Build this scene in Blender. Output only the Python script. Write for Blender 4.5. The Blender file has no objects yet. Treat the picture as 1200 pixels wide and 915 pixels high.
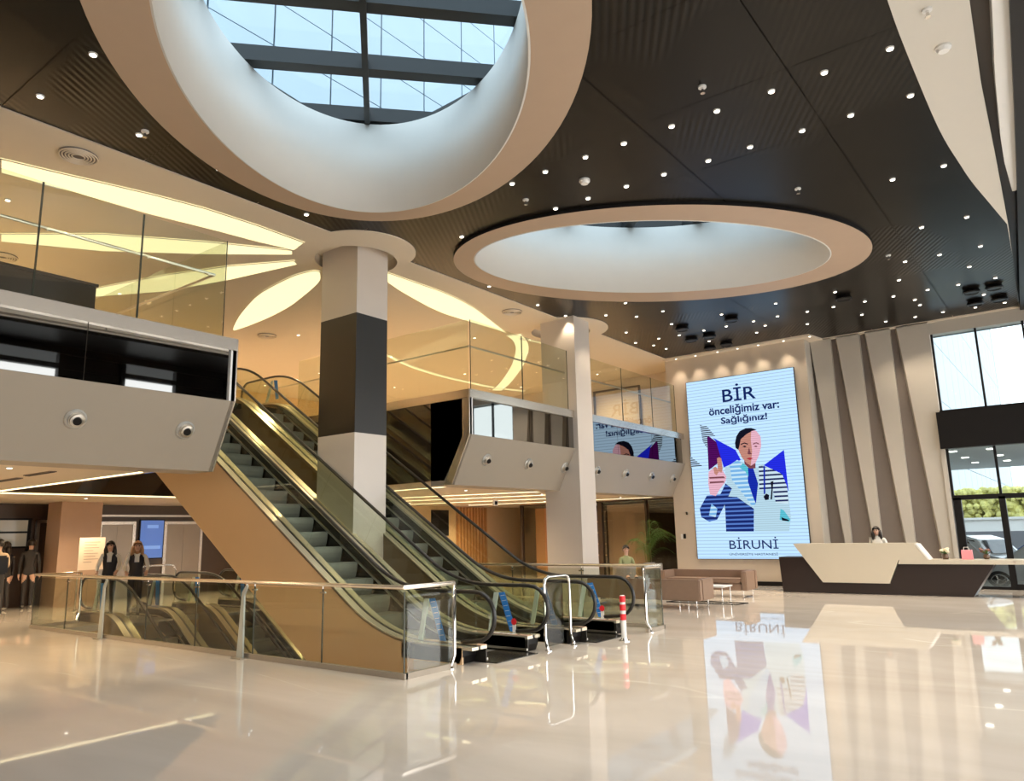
import bpy, bmesh, math, random
from mathutils import Vector, Matrix
random.seed(7)
PI = math.pi
sc = bpy.context.scene
COL = sc.collection

# ------------------------------------------------------------------ camera
YAW, PITCH, ROLL, FOC = 0.64715, 0.18847, -0.02334, 874.8
cam_d = bpy.data.cameras.new('camera'); cam = bpy.data.objects.new('camera', cam_d); COL.objects.link(cam)
fw = Vector((-math.sin(YAW)*math.cos(PITCH), math.cos(YAW)*math.cos(PITCH), math.sin(PITCH)))
rt = Vector((math.cos(YAW), math.sin(YAW), 0)); up = rt.cross(fw)
r2 = rt*math.cos(ROLL) + up*math.sin(ROLL); u2 = -rt*math.sin(ROLL) + up*math.cos(ROLL)
cam.matrix_world = Matrix(((r2.x, u2.x, -fw.x, 0), (r2.y, u2.y, -fw.y, 0), (r2.z, u2.z, -fw.z, 1.65), (0, 0, 0, 1)))
cam_d.sensor_fit = 'HORIZONTAL'; cam_d.sensor_width = 36.0; cam_d.lens = FOC/1200*36.0
cam_d.clip_start = 0.05; cam_d.clip_end = 500
sc.camera = cam

# ------------------------------------------------------------------ sky, daylight, exposure
w = bpy.data.worlds.new('sky'); sc.world = w; w.use_nodes = True
nt = w.node_tree; bg = nt.nodes['Background']
tc = nt.nodes.new('ShaderNodeTexCoord'); sep = nt.nodes.new('ShaderNodeSeparateXYZ'); rmp = nt.nodes.new('ShaderNodeValToRGB')
nt.links.new(tc.outputs['Generated'], sep.inputs[0]); nt.links.new(sep.outputs['Z'], rmp.inputs[0]); nt.links.new(rmp.outputs[0], bg.inputs['Color'])
rmp.color_ramp.elements[0].position = 0.0; rmp.color_ramp.elements[0].color = (0.97, 0.99, 1.0, 1)
rmp.color_ramp.elements[1].position = 0.8; rmp.color_ramp.elements[1].color = (0.78, 0.89, 1.0, 1)
bg.inputs['Strength'].default_value = 2.6
sc.view_settings.view_transform = 'Standard'; sc.view_settings.look = 'None'
sc.view_settings.gamma = 1.0; sc.view_settings.exposure = 0.07
try: sc.view_settings.use_curve_mapping = False
except Exception: pass
cy = sc.cycles
cy.use_denoising = True
cy.max_bounces = 8; cy.diffuse_bounces = 4; cy.glossy_bounces = 5; cy.transmission_bounces = 6
cy.transparent_max_bounces = 32
cy.sample_clamp_indirect = 4.0; cy.caustics_reflective = False; cy.caustics_refractive = False

def area(name, loc, rot, sx, sy, power, col, portal=False):
    l = bpy.data.lights.new(name, 'AREA'); l.shape = 'RECTANGLE'; l.size = sx; l.size_y = sy
    l.energy = power; l.color = col
    if portal: l.cycles.is_portal = True
    o = bpy.data.objects.new(name, l); COL.objects.link(o); o.location = loc; o.rotation_euler = rot
    return o
# daylight that comes in through the glazed entrance front (beyond the mullions) and the two oval skylights
area('daylight_entrance', (2.4, 10, 2.7), (0, PI/2, 0), 4.6, 26, 1150, (1.0, 0.97, 0.93))
area('daylight_skylight_near', (-6.5, 5.6, 9.25), (0, 0, math.radians(-45)), 6.4, 4.0, 200, (0.86, 0.93, 1.0), True)
area('daylight_skylight_far', (-6.4, 13.1, 9.25), (0, 0, math.radians(45)), 6.6, 4.0, 200, (0.86, 0.93, 1.0), True)

# ------------------------------------------------------------------ materials
MT = {}
def mat(name, col, rough=0.5, metal=0.0, emit=None, estr=0.0, noise=0.0, nscale=4.0, spec=0.5, bump=0.0, coat=0.0):
    if name in MT: return MT[name]
    m = bpy.data.materials.new(name); m.use_nodes = True; n = m.node_tree; b = n.nodes['Principled BSDF']
    c = (*col, 1)
    b.inputs['Roughness'].default_value = rough; b.inputs['Metallic'].default_value = metal
    b.inputs['Specular IOR Level'].default_value = spec; b.inputs['Coat Weight'].default_value = coat
    b.inputs['Base Color'].default_value = c
    tex = n.nodes.new('ShaderNodeTexCoord'); nz = n.nodes.new('ShaderNodeTexNoise')
    nz.inputs['Scale'].default_value = nscale; nz.inputs['Detail'].default_value = 4
    n.links.new(tex.outputs['Object'], nz.inputs['Vector'])
    mx = n.nodes.new('ShaderNodeMix'); mx.data_type = 'RGBA'
    mx.inputs[6].default_value = tuple(max(0, v*(1-noise)) for v in col) + (1,)
    mx.inputs[7].default_value = tuple(min(1, v*(1+noise)) for v in col) + (1,)
    n.links.new(nz.outputs['Fac'], mx.inputs[0]); n.links.new(mx.outputs[2], b.inputs['Base Color'])
    if bump:
        bp = n.nodes.new('ShaderNodeBump'); bp.inputs['Strength'].default_value = bump; bp.inputs['Distance'].default_value = 0.01
        n.links.new(nz.outputs['Fac'], bp.inputs['Height']); n.links.new(bp.outputs[0], b.inputs['Normal'])
    if emit:
        b.inputs['Emission Color'].default_value = (*emit, 1); b.inputs['Emission Strength'].default_value = estr
    MT[name] = m; return m

def glass_mat(name, tint, rough=0.0, ior=1.5, boost=0.0):
    m = bpy.data.materials.new(name); m.use_nodes = True; n = m.node_tree; n.nodes.clear()
    o = n.nodes.new('ShaderNodeOutputMaterial'); t = n.nodes.new('ShaderNodeBsdfTransparent'); g = n.nodes.new('ShaderNodeBsdfGlossy')
    t.inputs[0].default_value = (*tint, 1); g.inputs['Roughness'].default_value = rough
    lw = n.nodes.new('ShaderNodeLayerWeight'); lw.inputs[0].default_value = 0.5
    pw = n.nodes.new('ShaderNodeMath'); pw.operation = 'POWER'; pw.inputs[1].default_value = 5.0; n.links.new(lw.outputs['Facing'], pw.inputs[0])
    f0 = ((ior-1)/(ior+1))**2
    f = n.nodes.new('ShaderNodeMath'); f.operation = 'MULTIPLY_ADD'; f.inputs[1].default_value = 1-f0; f.inputs[2].default_value = f0; n.links.new(pw.outputs[0], f.inputs[0])
    mx = n.nodes.new('ShaderNodeMixShader')
    ad = n.nodes.new('ShaderNodeMath'); ad.operation = 'ADD'; ad.use_clamp = True; ad.inputs[1].default_value = boost
    n.links.new(f.outputs[0], ad.inputs[0]); n.links.new(ad.outputs[0], mx.inputs[0])
    n.links.new(t.outputs[0], mx.inputs[1]); n.links.new(g.outputs[0], mx.inputs[2]); n.links.new(mx.outputs[0], o.inputs[0])
    MT[name] = m; return m

def marble():
    m = bpy.data.materials.new('polished_marble'); m.use_nodes = True; n = m.node_tree; b = n.nodes['Principled BSDF']
    tex = n.nodes.new('ShaderNodeTexCoord')
    mp = n.nodes.new('ShaderNodeMapping'); mp.inputs['Rotation'].default_value = (0, 0, 0.6); mp.inputs['Scale'].default_value = (0.35, 1.0, 1)
    n.links.new(tex.outputs['Object'], mp.inputs[0])
    n1 = n.nodes.new('ShaderNodeTexNoise'); n1.inputs['Scale'].default_value = 0.55; n1.inputs['Detail'].default_value = 5
    n1.inputs['Distortion'].default_value = 1.2
    n.links.new(mp.outputs[0], n1.inputs['Vector'])
    r1 = n.nodes.new('ShaderNodeValToRGB'); e = r1.color_ramp.elements
    e[0].position = 0.30; e[0].color = (0.61, 0.54, 0.46, 1); e[1].position = 0.70; e[1].color = (0.77, 0.70, 0.62, 1)
    n.links.new(n1.outputs['Fac'], r1.inputs[0])
    # thin bright veins
    n2 = n.nodes.new('ShaderNodeTexNoise'); n2.inputs['Scale'].default_value = 0.45; n2.inputs['Detail'].default_value = 3; n2.inputs['Distortion'].default_value = 0.6
    n.links.new(mp.outputs[0], n2.inputs['Vector'])
    s = n.nodes.new('ShaderNodeMath'); s.operation = 'SUBTRACT'; s.inputs[1].default_value = 0.5; n.links.new(n2.outputs['Fac'], s.inputs[0])
    a = n.nodes.new('ShaderNodeMath'); a.operation = 'ABSOLUTE'; n.links.new(s.outputs[0], a.inputs[0])
    r2_ = n.nodes.new('ShaderNodeValToRGB'); e = r2_.color_ramp.elements
    e[0].position = 0.0; e[0].color = (0.55, 0.55, 0.55, 1); e[1].position = 0.012; e[1].color = (0, 0, 0, 1)
    n.links.new(a.outputs[0], r2_.inputs[0])
    n3 = n.nodes.new('ShaderNodeTexNoise'); n3.inputs['Scale'].default_value = 0.8
    n.links.new(tex.outputs['Object'], n3.inputs['Vector'])
    r3 = n.nodes.new('ShaderNodeValToRGB'); r3.color_ramp.elements[0].position = 0.5; r3.color_ramp.elements[1].position = 0.62
    n.links.new(n3.outputs['Fac'], r3.inputs[0])
    mm = n.nodes.new('ShaderNodeMath'); mm.operation = 'MULTIPLY'; n.links.new(r2_.outputs[0], mm.inputs[0]); n.links.new(r3.outputs[0], mm.inputs[1])
    mx = n.nodes.new('ShaderNodeMix'); mx.data_type = 'RGBA'; n.links.new(mm.outputs[0], mx.inputs[0])
    n.links.new(r1.outputs[0], mx.inputs[6]); mx.inputs[7].default_value = (0.92, 0.86, 0.74, 1)
    n.links.new(mx.outputs[2], b.inputs['Base Color'])
    b.inputs['Roughness'].default_value = 0.03; b.inputs['IOR'].default_value = 1.75
    n4 = n.nodes.new('ShaderNodeTexNoise'); n4.inputs['Scale'].default_value = 1.6; n.links.new(tex.outputs['Object'], n4.inputs['Vector'])
    bp = n.nodes.new('ShaderNodeBump'); bp.inputs['Strength'].default_value = 0.03; bp.inputs['Distance'].default_value = 0.02
    n.links.new(n4.outputs['Fac'], bp.inputs['Height']); n.links.new(bp.outputs[0], b.inputs['Normal'])
    MT['marble'] = m; return m

def dark_ceiling():
    m = bpy.data.materials.new('black_metal_ceiling'); m.use_nodes = True; n = m.node_tree; b = n.nodes['Principled BSDF']
    b.inputs['Base Color'].default_value = (0.016, 0.0135, 0.011, 1); b.inputs['Roughness'].default_value = 0.30
    b.inputs['Metallic'].default_value = 0.0; b.inputs['Specular IOR Level'].default_value = 0.19
    tex = n.nodes.new('ShaderNodeTexCoord'); wv = n.nodes.new('ShaderNodeTexWave')
    mp = n.nodes.new('ShaderNodeMapping'); mp.inputs['Rotation'].default_value = (0, 0, math.radians(-31))
    n.links.new(tex.outputs['Object'], mp.inputs[0]); n.links.new(mp.outputs[0], wv.inputs['Vector'])
    wv.inputs['Scale'].default_value = 3.4; wv.wave_profile = 'SIN'
    nz = n.nodes.new('ShaderNodeTexNoise'); nz.inputs['Scale'].default_value = 0.35; n.links.new(tex.outputs['Object'], nz.inputs['Vector'])
    r = n.nodes.new('ShaderNodeValToRGB'); r.color_ramp.elements[0].position = 0.54; r.color_ramp.elements[1].position = 0.60
    n.links.new(nz.outputs['Fac'], r.inputs[0])
    mu = n.nodes.new('ShaderNodeMath'); mu.operation = 'MULTIPLY'; n.links.new(wv.outputs['Fac'], mu.inputs[0]); n.links.new(r.outputs[0], mu.inputs[1])
    bp = n.nodes.new('ShaderNodeBump'); bp.inputs['Strength'].default_value = 0.32; bp.inputs['Distance'].default_value = 0.01
    n.links.new(mu.outputs[0], bp.inputs['Height']); n.links.new(bp.outputs[0], b.inputs['Normal'])
    mx = n.nodes.new('ShaderNodeMix'); mx.data_type = 'RGBA'; n.links.new(mu.outputs[0], mx.inputs[0])
    mx.inputs[6].default_value = (0.0045, 0.0036, 0.0026, 1); mx.inputs[7].default_value = (0.012, 0.0095, 0.007, 1)
    n.links.new(mx.outputs[2], b.inputs['Base Color'])
    MT['ceil_black'] = m; return m

def led_mat(name, col, strength, stripe=0.14, dark=None, thick=0.25, period=0.062):
    """an LED wall pixel colour with the dark gaps between its rows of lamps"""
    m = bpy.data.materials.new(name); m.use_nodes = True; n = m.node_tree; n.nodes.clear()
    o = n.nodes.new('ShaderNodeOutputMaterial'); e = n.nodes.new('ShaderNodeEmission')
    g = n.nodes.new('ShaderNodeNewGeometry'); s = n.nodes.new('ShaderNodeSeparateXYZ'); n.links.new(g.outputs['Position'], s.inputs[0])
    md = n.nodes.new('ShaderNodeMath'); md.operation = 'MODULO'; md.inputs[1].default_value = period; n.links.new(s.outputs['Z'], md.inputs[0])
    lt = n.nodes.new('ShaderNodeMath'); lt.operation = 'LESS_THAN'; lt.inputs[1].default_value = period*thick; n.links.new(md.outputs[0], lt.inputs[0])
    mx = n.nodes.new('ShaderNodeMix'); mx.data_type = 'RGBA'; n.links.new(lt.outputs[0], mx.inputs[0])
    mx.inputs[6].default_value = (*col, 1)
    d = dark if dark else tuple(v*(1-stripe) for v in col)
    mx.inputs[7].default_value = (*d, 1)
    n.links.new(mx.outputs[2], e.inputs[0]); e.inputs[1].default_value = strength
    n.links.new(e.outputs[0], o.inputs[0]); MT[name] = m; return m

M_MARBLE = marble(); M_BLACKC = dark_ceiling()
M_CREAM = mat('cream_ceiling', (0.74, 0.64, 0.51), 0.6, noise=0.02)
M_WHITE = mat('white_plaster', (0.80, 0.78, 0.74), 0.55, noise=0.02)
M_WELL = mat('skylight_well_white', (0.60, 0.585, 0.545), 0.6, noise=0.02)
M_TAN = mat('tan_surround', (0.42, 0.31, 0.225), 0.55, noise=0.03)
M_BEIGE = mat('beige_wall', (0.53, 0.455, 0.37), 0.5, noise=0.03)
M_TAUPE = mat('taupe_recess', (0.19, 0.155, 0.13), 0.6, noise=0.03)
M_RIB = mat('light_rib', (0.47, 0.43, 0.37), 0.55, noise=0.02)
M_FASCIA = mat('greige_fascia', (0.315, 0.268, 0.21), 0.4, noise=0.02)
M_COLUMN = mat('column_stone', (0.60, 0.53, 0.46), 0.35, noise=0.04, nscale=2)
M_COLBLK = mat('column_black', (0.013, 0.011, 0.008), 0.4, noise=0.1)
M_STEEL = mat('brushed_steel', (0.62, 0.58, 0.52), 0.28, 1.0, noise=0.05, nscale=20)
M_CHROME = mat('polished_steel', (0.75, 0.73, 0.70), 0.14, 1.0)
M_BASER = mat('dull_base_rail', (0.36, 0.31, 0.25), 0.45, 0.3)
M_DECK = mat('bright_deck_steel', (0.80, 0.72, 0.56), 0.26, 0.6, noise=0.03)
M_NOZ = mat('nozzle_grey', (0.42, 0.40, 0.36), 0.35, 0.3)
M_TRIM = mat('satin_champagne_trim', (0.78, 0.70, 0.60), 0.25, 0.9, noise=0.03)
M_RUBBER = mat('handrail_rubber', (0.014, 0.013, 0.012), 0.32, noise=0.1)
M_BLACK = mat('black_metal', (0.007, 0.006, 0.006), 0.4, spec=0.25, noise=0.1)
M_DKBROWN = mat('dark_brown_wall', (0.045, 0.027, 0.017), 0.35, noise=0.15)
M_STEP = mat('escalator_step_grey', (0.20, 0.205, 0.19), 0.40, 0.4, noise=0.12, nscale=14)
M_RISER = mat('escalator_riser_grey', (0.23, 0.235, 0.215), 0.42, 0.3, noise=0.10, nscale=10)
M_SKIRT = mat('dark_skirt', (0.05, 0.045, 0.038), 0.25, 0.6, noise=0.1)
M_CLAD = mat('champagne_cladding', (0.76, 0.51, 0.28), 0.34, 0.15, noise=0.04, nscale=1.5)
M_GLASS = glass_mat('clear_glass', (0.91, 0.925, 0.87), 0.0, 1.58)
M_GLASSG = glass_mat('greenish_glass', (0.88, 0.905, 0.83), 0.0, 1.5)
M_SKYGL = glass_mat('skylight_glass', (0.90, 0.97, 1.0), 0.0, 1.35)
M_WINGL = glass_mat('window_glass', (0.93, 0.98, 0.99), 0.0, 1.4)
M_MIRROR = mat('dark_tinted_mirror', (0.36, 0.35, 0.33), 0.02, 1.0)
M_SMOKED = mat('smoked_glass_panel', (0.035, 0.023, 0.014), 0.05, 0.0, spec=0.9, coat=1.0)
M_PETAL = mat('lit_ceiling_petal', (0.15, 0.14, 0.10), 0.6, emit=(1.0, 0.90, 0.50), estr=1.2)
M_LINE = mat('lit_linear_strip', (0.9, 0.85, 0.6), 0.6, emit=(1.0, 0.88, 0.55), estr=2.6)
M_LAMP = mat('lit_lamp_lens', (1, 0.95, 0.85), 0.4, emit=(1.0, 0.93, 0.80), estr=5.0)
M_WHITEP = mat('white_painted', (0.78, 0.76, 0.72), 0.4, noise=0.02)
M_SOFA = mat('tan_leather', (0.27, 0.175, 0.12), 0.48, noise=0.08, nscale=8, bump=0.05)
M_GREYF = mat('grey_fabric', (0.26, 0.23, 0.20), 0.8, noise=0.1, nscale=30)
M_BLUE = mat('blue_sticker', (0.02, 0.21, 0.62), 0.4, noise=0.08, nscale=30)
M_RED = mat('red_plastic', (0.72, 0.02, 0.03), 0.4, noise=0.05)
M_STICKW = mat('white_sticker', (0.82, 0.80, 0.76), 0.4)
M_PALEG = mat('pale_green_edge', (0.55, 0.63, 0.54), 0.25, spec=0.6)
M_DESKD = mat('dark_brown_laminate', (0.022, 0.014, 0.013), 0.30, noise=0.08)
M_DESKW = mat('cream_solid_surface', (0.55, 0.495, 0.395), 0.30, noise=0.02)
M_WOOD = mat('warm_wood', (0.52, 0.27, 0.11), 0.45, noise=0.15, nscale=6)
M_WARMW = mat('warm_wall', (0.70, 0.50, 0.30), 0.6, noise=0.03)
M_BROWNW = mat('brown_wall', (0.40, 0.26, 0.19), 0.55, noise=0.05)
M_SKIN = mat('skin', (0.62, 0.38, 0.27), 0.5, noise=0.04)
M_HAIRB = mat('dark_hair', (0.018, 0.012, 0.009), 0.5, noise=0.2, nscale=40)
M_HAIRL = mat('light_brown_hair', (0.36, 0.20, 0.10), 0.5, noise=0.2, nscale=40)
M_SHIRT = mat('white_shirt', (0.80, 0.76, 0.68), 0.7, noise=0.03)
M_VEST = mat('black_vest', (0.014, 0.012, 0.016), 0.7, noise=0.1)
M_TROUS = mat('dark_trousers', (0.03, 0.027, 0.027), 0.75, noise=0.1)
M_SHOE = mat('white_shoe', (0.7, 0.68, 0.62), 0.5)
M_LEAF = mat('palm_leaf', (0.06, 0.14, 0.03), 0.5, noise=0.3, nscale=9)
M_SCREEN = mat('blue_info_screen', (0.03, 0.06, 0.18), 0.3, emit=(0.07, 0.15, 0.42), estr=0.9)
M_PAPER = mat('cream_notice_paper', (0.80, 0.66, 0.52), 0.6)
M_INK = mat('faint_ink', (0.35, 0.26, 0.2), 0.6)
M_TOWERG = mat('tower_glass_panel', (0.34, 0.42, 0.49), 0.35, 0.0, noise=0.06, nscale=0.2, spec=0.8)
M_TOWERJ = mat('tower_joint', (0.20, 0.255, 0.30), 0.6)
M_BEAM = mat('dark_skylight_frame', (0.030, 0.034, 0.036), 0.45, 0.3, noise=0.08)

# ------------------------------------------------------------------ builders
ORG = {}
def reg(o, label=None, cat=None, group=None, kind=None):
    if label: o['label'] = label
    if cat: o['category'] = cat
    if group: o['group'] = group
    if kind: o['kind'] = kind
    return o
def thing(name, label, cat, loc=(0, 0, 0), group=None, rotz=0.0):
    o = bpy.data.objects.new(name, None); o.empty_display_size = 0.2; COL.objects.link(o)
    o.location = loc; o.rotation_euler = (0, 0, rotz); ORG[o.name] = Vector(loc)
    return reg(o, label, cat, group)
def link_mesh(name, me, m, parent=None, label=None, cat=None, group=None, kind=None, smooth=False, world=True):
    """mesh in world coordinates; when it has a parent it is moved into the parent's frame"""
    o = bpy.data.objects.new(name, me); COL.objects.link(o)
    for x in (m if isinstance(m, (list, tuple)) else [m]):
        me.materials.append(x)
    if parent is not None:
        org = ORG.get(parent.name, Vector((0, 0, 0)))
        if world: me.transform(Matrix.Translation(-org))
        o.parent = parent; ORG[o.name] = org
    elif world:
        xs = [v.co for v in me.vertices]
        if xs and kind != 'structure':
            mn = Vector((min(v.x for v in xs), min(v.y for v in xs), min(v.z for v in xs))); mxx = Vector((max(v.x for v in xs), max(v.y for v in xs), 0))
            org = Vector(((mn.x+mxx.x)/2, (mn.y+mxx.y)/2, mn.z)); me.transform(Matrix.Translation(-org)); o.location = org; ORG[o.name] = org
    if smooth:
        for p in me.polygons: p.use_smooth = True
    return reg(o, label, cat, group, kind)

class G:
    """collects simple shapes into one mesh"""
    def __init__(s): s.v = []; s.f = []; s.mi = []
    def add(s, vs, fs, mi=0):
        k = len(s.v); s.v += [tuple(v) for v in vs]; s.f += [tuple(i+k for i in f) for f in fs]; s.mi += [mi]*len(fs); return s
    def box(s, x0, x1, y0, y1, z0, z1, mi=0):
        return s.add([(x0,y0,z0),(x1,y0,z0),(x1,y1,z0),(x0,y1,z0),(x0,y0,z1),(x1,y0,z1),(x1,y1,z1),(x0,y1,z1)],
                     [(0,3,2,1),(4,5,6,7),(0,1,5,4),(1,2,6,5),(2,3,7,6),(3,0,4,7)], mi)
    def prism(s, pts, axis, a, b, mi=0):
        """polygon pts (2D) extruded along axis from a to b; axis 'x': pts=(y,z), 'y': (x,z), 'z': (x,y)"""
        n = len(pts)
        def p3(p, t): return {'x': (t, p[0], p[1]), 'y': (p[0], t, p[1]), 'z': (p[0], p[1], t)}[axis]
        area2 = sum(pts[i][0]*pts[(i+1) % n][1]-pts[(i+1) % n][0]*pts[i][1] for i in range(n))
        if (area2 < 0) != (axis == 'y'): pts = list(reversed(pts))
        if a > b: a, b = b, a
        vs = [p3(p, a) for p in pts]+[p3(p, b) for p in pts]
        fs = [tuple(reversed(range(n))), tuple(range(n, 2*n))]+[(i, (i+1) % n, n+(i+1) % n, n+i) for i in range(n)]
        return s.add(vs, fs, mi)
    def tube(s, pts, r, n=8, mi=0, closed=False, caps=True):
        pts = [Vector(p) for p in pts]; N = len(pts); rings = []
        rr = r if isinstance(r, (list, tuple)) else [r]*N
        ref = None
        for i, p in enumerate(pts):
            a = pts[(i-1) % N] if (closed or i > 0) else p; b = pts[(i+1) % N] if (closed or i < N-1) else p
            t = (b-a).normalized()
            if ref is None:
                ref = Vector((0, 0, 1)) if abs(t.z) < 0.9 else Vector((1, 0, 0))
            u = (ref - t*ref.dot(t))
            if u.length < 1e-4: u = t.orthogonal()
            u.normalize(); ref = u; v = t.cross(u)
            rings.append([p+u*(rr[i]*math.cos(2*PI*k/n))+v*(rr[i]*math.sin(2*PI*k/n)) for k in range(n)])
        vs = [q for R in rings for q in R]; fs = []
        for i in range(N if closed else N-1):
            j = (i+1) % N
            for k in range(n): fs.append((i*n+k, i*n+(k+1) % n, j*n+(k+1) % n, j*n+k))
        if caps and not closed:
            fs.append(tuple(reversed(range(n)))); fs.append(tuple(range((N-1)*n, N*n)))
        return s.add(vs, fs, mi)
    def cyl(s, c, r, z0, z1, n=20, r1=None, mi=0):
        r1 = r if r1 is None else r1
        vs = [(c[0]+r*math.cos(2*PI*k/n), c[1]+r*math.sin(2*PI*k/n), z0) for k in range(n)]+[(c[0]+r1*math.cos(2*PI*k/n), c[1]+r1*math.sin(2*PI*k/n), z1) for k in range(n)]
        return s.add(vs, [tuple(reversed(range(n))), tuple(range(n, 2*n))]+[(k, (k+1) % n, n+(k+1) % n, n+k) for k in range(n)], mi)
    def sweep(s, path, sec, y0, mi=0, closed_sec=True):
        """path: [(x,z,nx,nz)], sec: [(a,b)] a along the normal, b along y"""
        n = len(sec); vs = []
        for (x, z, nx, nz) in path:
            for (a, b) in sec: vs.append((x+nx*a, y0+b, z+nz*a))
        fs = []
        for i in range(len(path)-1):
            for k in range(n if closed_sec else n-1):
                fs.append((i*n+k, i*n+(k+1) % n, (i+1)*n+(k+1) % n, (i+1)*n+k))
        if closed_sec: fs.append(tuple(reversed(range(n)))); fs.append(tuple(range((len(path)-1)*n, len(path)*n)))
        return s.add(vs, fs, mi)
    def sphere(s, c, r, nu=12, nv=8, mi=0, sc_=(1, 1, 1)):
        vs = [(c[0], c[1], c[2]-r*sc_[2])]
        for j in range(1, nv):
            t = -PI/2+PI*j/nv
            for k in range(nu):
                a = 2*PI*k/nu; vs.append((c[0]+r*sc_[0]*math.cos(t)*math.cos(a), c[1]+r*sc_[1]*math.cos(t)*math.sin(a), c[2]+r*sc_[2]*math.sin(t)))
        vs.append((c[0], c[1], c[2]+r*sc_[2])); fs = []
        for k in range(nu): fs.append((0, 1+(k+1) % nu, 1+k)); fs.append((len(vs)-1, 1+(nv-2)*nu+k, 1+(nv-2)*nu+(k+1) % nu))
        for j in range(nv-2):
            for k in range(nu): fs.append((1+j*nu+k, 1+j*nu+(k+1) % nu, 1+(j+1)*nu+(k+1) % nu, 1+(j+1)*nu+k))
        return s.add(vs, fs, mi)
    def mesh(s, name='mesh', fixn=True, bevel=0.0):
        me = bpy.data.meshes.new(name); me.from_pydata(s.v, [], s.f); me.update()
        for p, i in zip(me.polygons, s.mi): p.material_index = i
        bm = bmesh.new(); bm.from_mesh(me)
        if fixn: bmesh.ops.recalc_face_normals(bm, faces=bm.faces)
        if bevel > 0:
            bmesh.ops.bevel(bm, geom=[e for e in bm.edges if len(e.link_faces) == 2 and e.calc_face_angle(0) > 0.5], offset=bevel, segments=2, affect='EDGES', clamp_overlap=True)
        bm.to_mesh(me); bm.free(); return me
    def put(s, name, m, parent=None, label=None, cat=None, group=None, kind=None, smooth=False, bevel=0.0):
        return link_mesh(name, s.mesh(name, bevel=bevel), m, parent, label, cat, group, kind, smooth)

def flat_shape(loops, z0, z1):
    """closed 2D loops (outer and holes) filled, as a slab from z0 to z1"""
    cu = bpy.data.curves.new('shape', 'CURVE'); cu.dimensions = '2D'; cu.fill_mode = 'BOTH'; cu.extrude = (z1-z0)/2
    for L in loops:
        sp = cu.splines.new('POLY'); sp.points.add(len(L)-1)
        for p, q in zip(sp.points, L): p.co = (q[0], q[1], 0, 1)
        sp.use_cyclic_u = True
    o = bpy.data.objects.new('tmp', cu); COL.objects.link(o)
    dg = bpy.context.evaluated_depsgraph_get(); me = bpy.data.meshes.new_from_object(o.evaluated_get(dg))
    bpy.data.objects.remove(o); bpy.data.curves.remove(cu)
    me.transform(Matrix.Translation((0, 0, (z0+z1)/2))); me.materials.clear(); return me
def ell(c, r, ang, n=72):
    ca, sa = math.cos(math.radians(ang)), math.sin(math.radians(ang))
    return [(c[0]+r[0]*math.cos(t)*ca-r[1]*math.sin(t)*sa, c[1]+r[0]*math.cos(t)*sa+r[1]*math.sin(t)*ca) for t in [2*PI*k/n for k in range(n)]]
def copy_thing(root, loc, label=None, rotz=None, group=None):
    r = root.copy(); COL.objects.link(r); r.location = loc
    if rotz is not None: r.rotation_euler = (0, 0, rotz)
    if label: r['label'] = label
    if group: r['group'] = group
    for ch in root.children:
        c = ch.copy(); COL.objects.link(c); c.parent = r
        for g in ch.children:
            d = g.copy(); COL.objects.link(d); d.parent = c
    return r
DOWNLIGHTS = [(-8.177, 3.195), (-9.5, 3.163), (-9.464, 4.355), (-9.522, 5.556), (-9.838, 7.374), (-3.803, 8.757), (-4.528, 8.743), (-5.155, 8.729), (-5.861, 8.72), (-6.487, 8.709), (-4.505, 9.962), (-5.149, 9.947), (-5.847, 9.923), (-6.476, 9.906), (-7.196, 8.704), (-8.481, 9.798), (-1.111, 8.818), (-1.833, 8.813), (-2.465, 8.799), (-3.176, 8.788), (-1.105, 10.036), (-1.822, 10.037), (-2.449, 10.02), (-3.17, 9.995), (-3.8, 9.991), (-1.061, 12.482), (-1.773, 12.472), (-1.034, 14.976), (-1.754, 14.962), (-1.005, 16.814), (-1.719, 16.808), (-1.33, 18.062), (-0.964, 19.318), (-2.349, 16.778), (-2.686, 18.013), (-1.686, 19.307), (-2.304, 19.253), (-1.306, 20.597), (-0.969, 21.752), (-1.598, 21.721), (-3.033, 19.26), (-3.666, 19.238), (-4.032, 17.953), (-4.388, 19.197), (-2.683, 19.924), (-2.664, 20.506), (-2.311, 21.635), (-2.957, 21.65), (-4.001, 20.436), (-3.659, 21.596), (-7.799, 16.65), (-8.153, 17.895), (-8.498, 19.11), (-9.107, 19.063), (-9.586, 19.694), (-9.495, 20.342), (-6.783, 17.923), (-7.131, 19.118), (-7.767, 19.103), (-8.132, 20.344), (-6.383, 19.121), (-5.404, 17.921), (-5.743, 19.088), (-6.291, 19.76), (-6.73, 20.342), (-5.016, 19.176), (-5.368, 20.398), (-9.865, 12.307), (-9.854, 14.137), (-9.856, 15.354), (-8.174, 15.415), (-9.056, 15.997), (-8.524, 16.635), (-9.482, 17.827), (-9.842, 19.049)]
BORDER_SPOTS = [(-5.657, 21.524), (-6.398, 21.528), (-7.139, 21.52), (-7.777, 21.491), (-8.403, 21.448), (-9.124, 21.425), (-9.781, 21.437)]
SPRINKLERS = [(-9.319, 4.363), (-6.667, 9.315), (-3.105, 8.156), (-3.049, 11.829), (-2.546, 16.158)]
SMOKE = [(-5.552, 9.343)]
SPEAKERS = [(-8.093, 18.4), (-6.734, 18.443), (-7.858, 19.691), (-8.403, 19.703), (-8.397, 21.022), (-7.831, 20.887), (-3.971, 18.46), (-1.502, 19.957), (-1.051, 19.943), (-1.548, 21.147), (-1.037, 21.142)]
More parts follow.
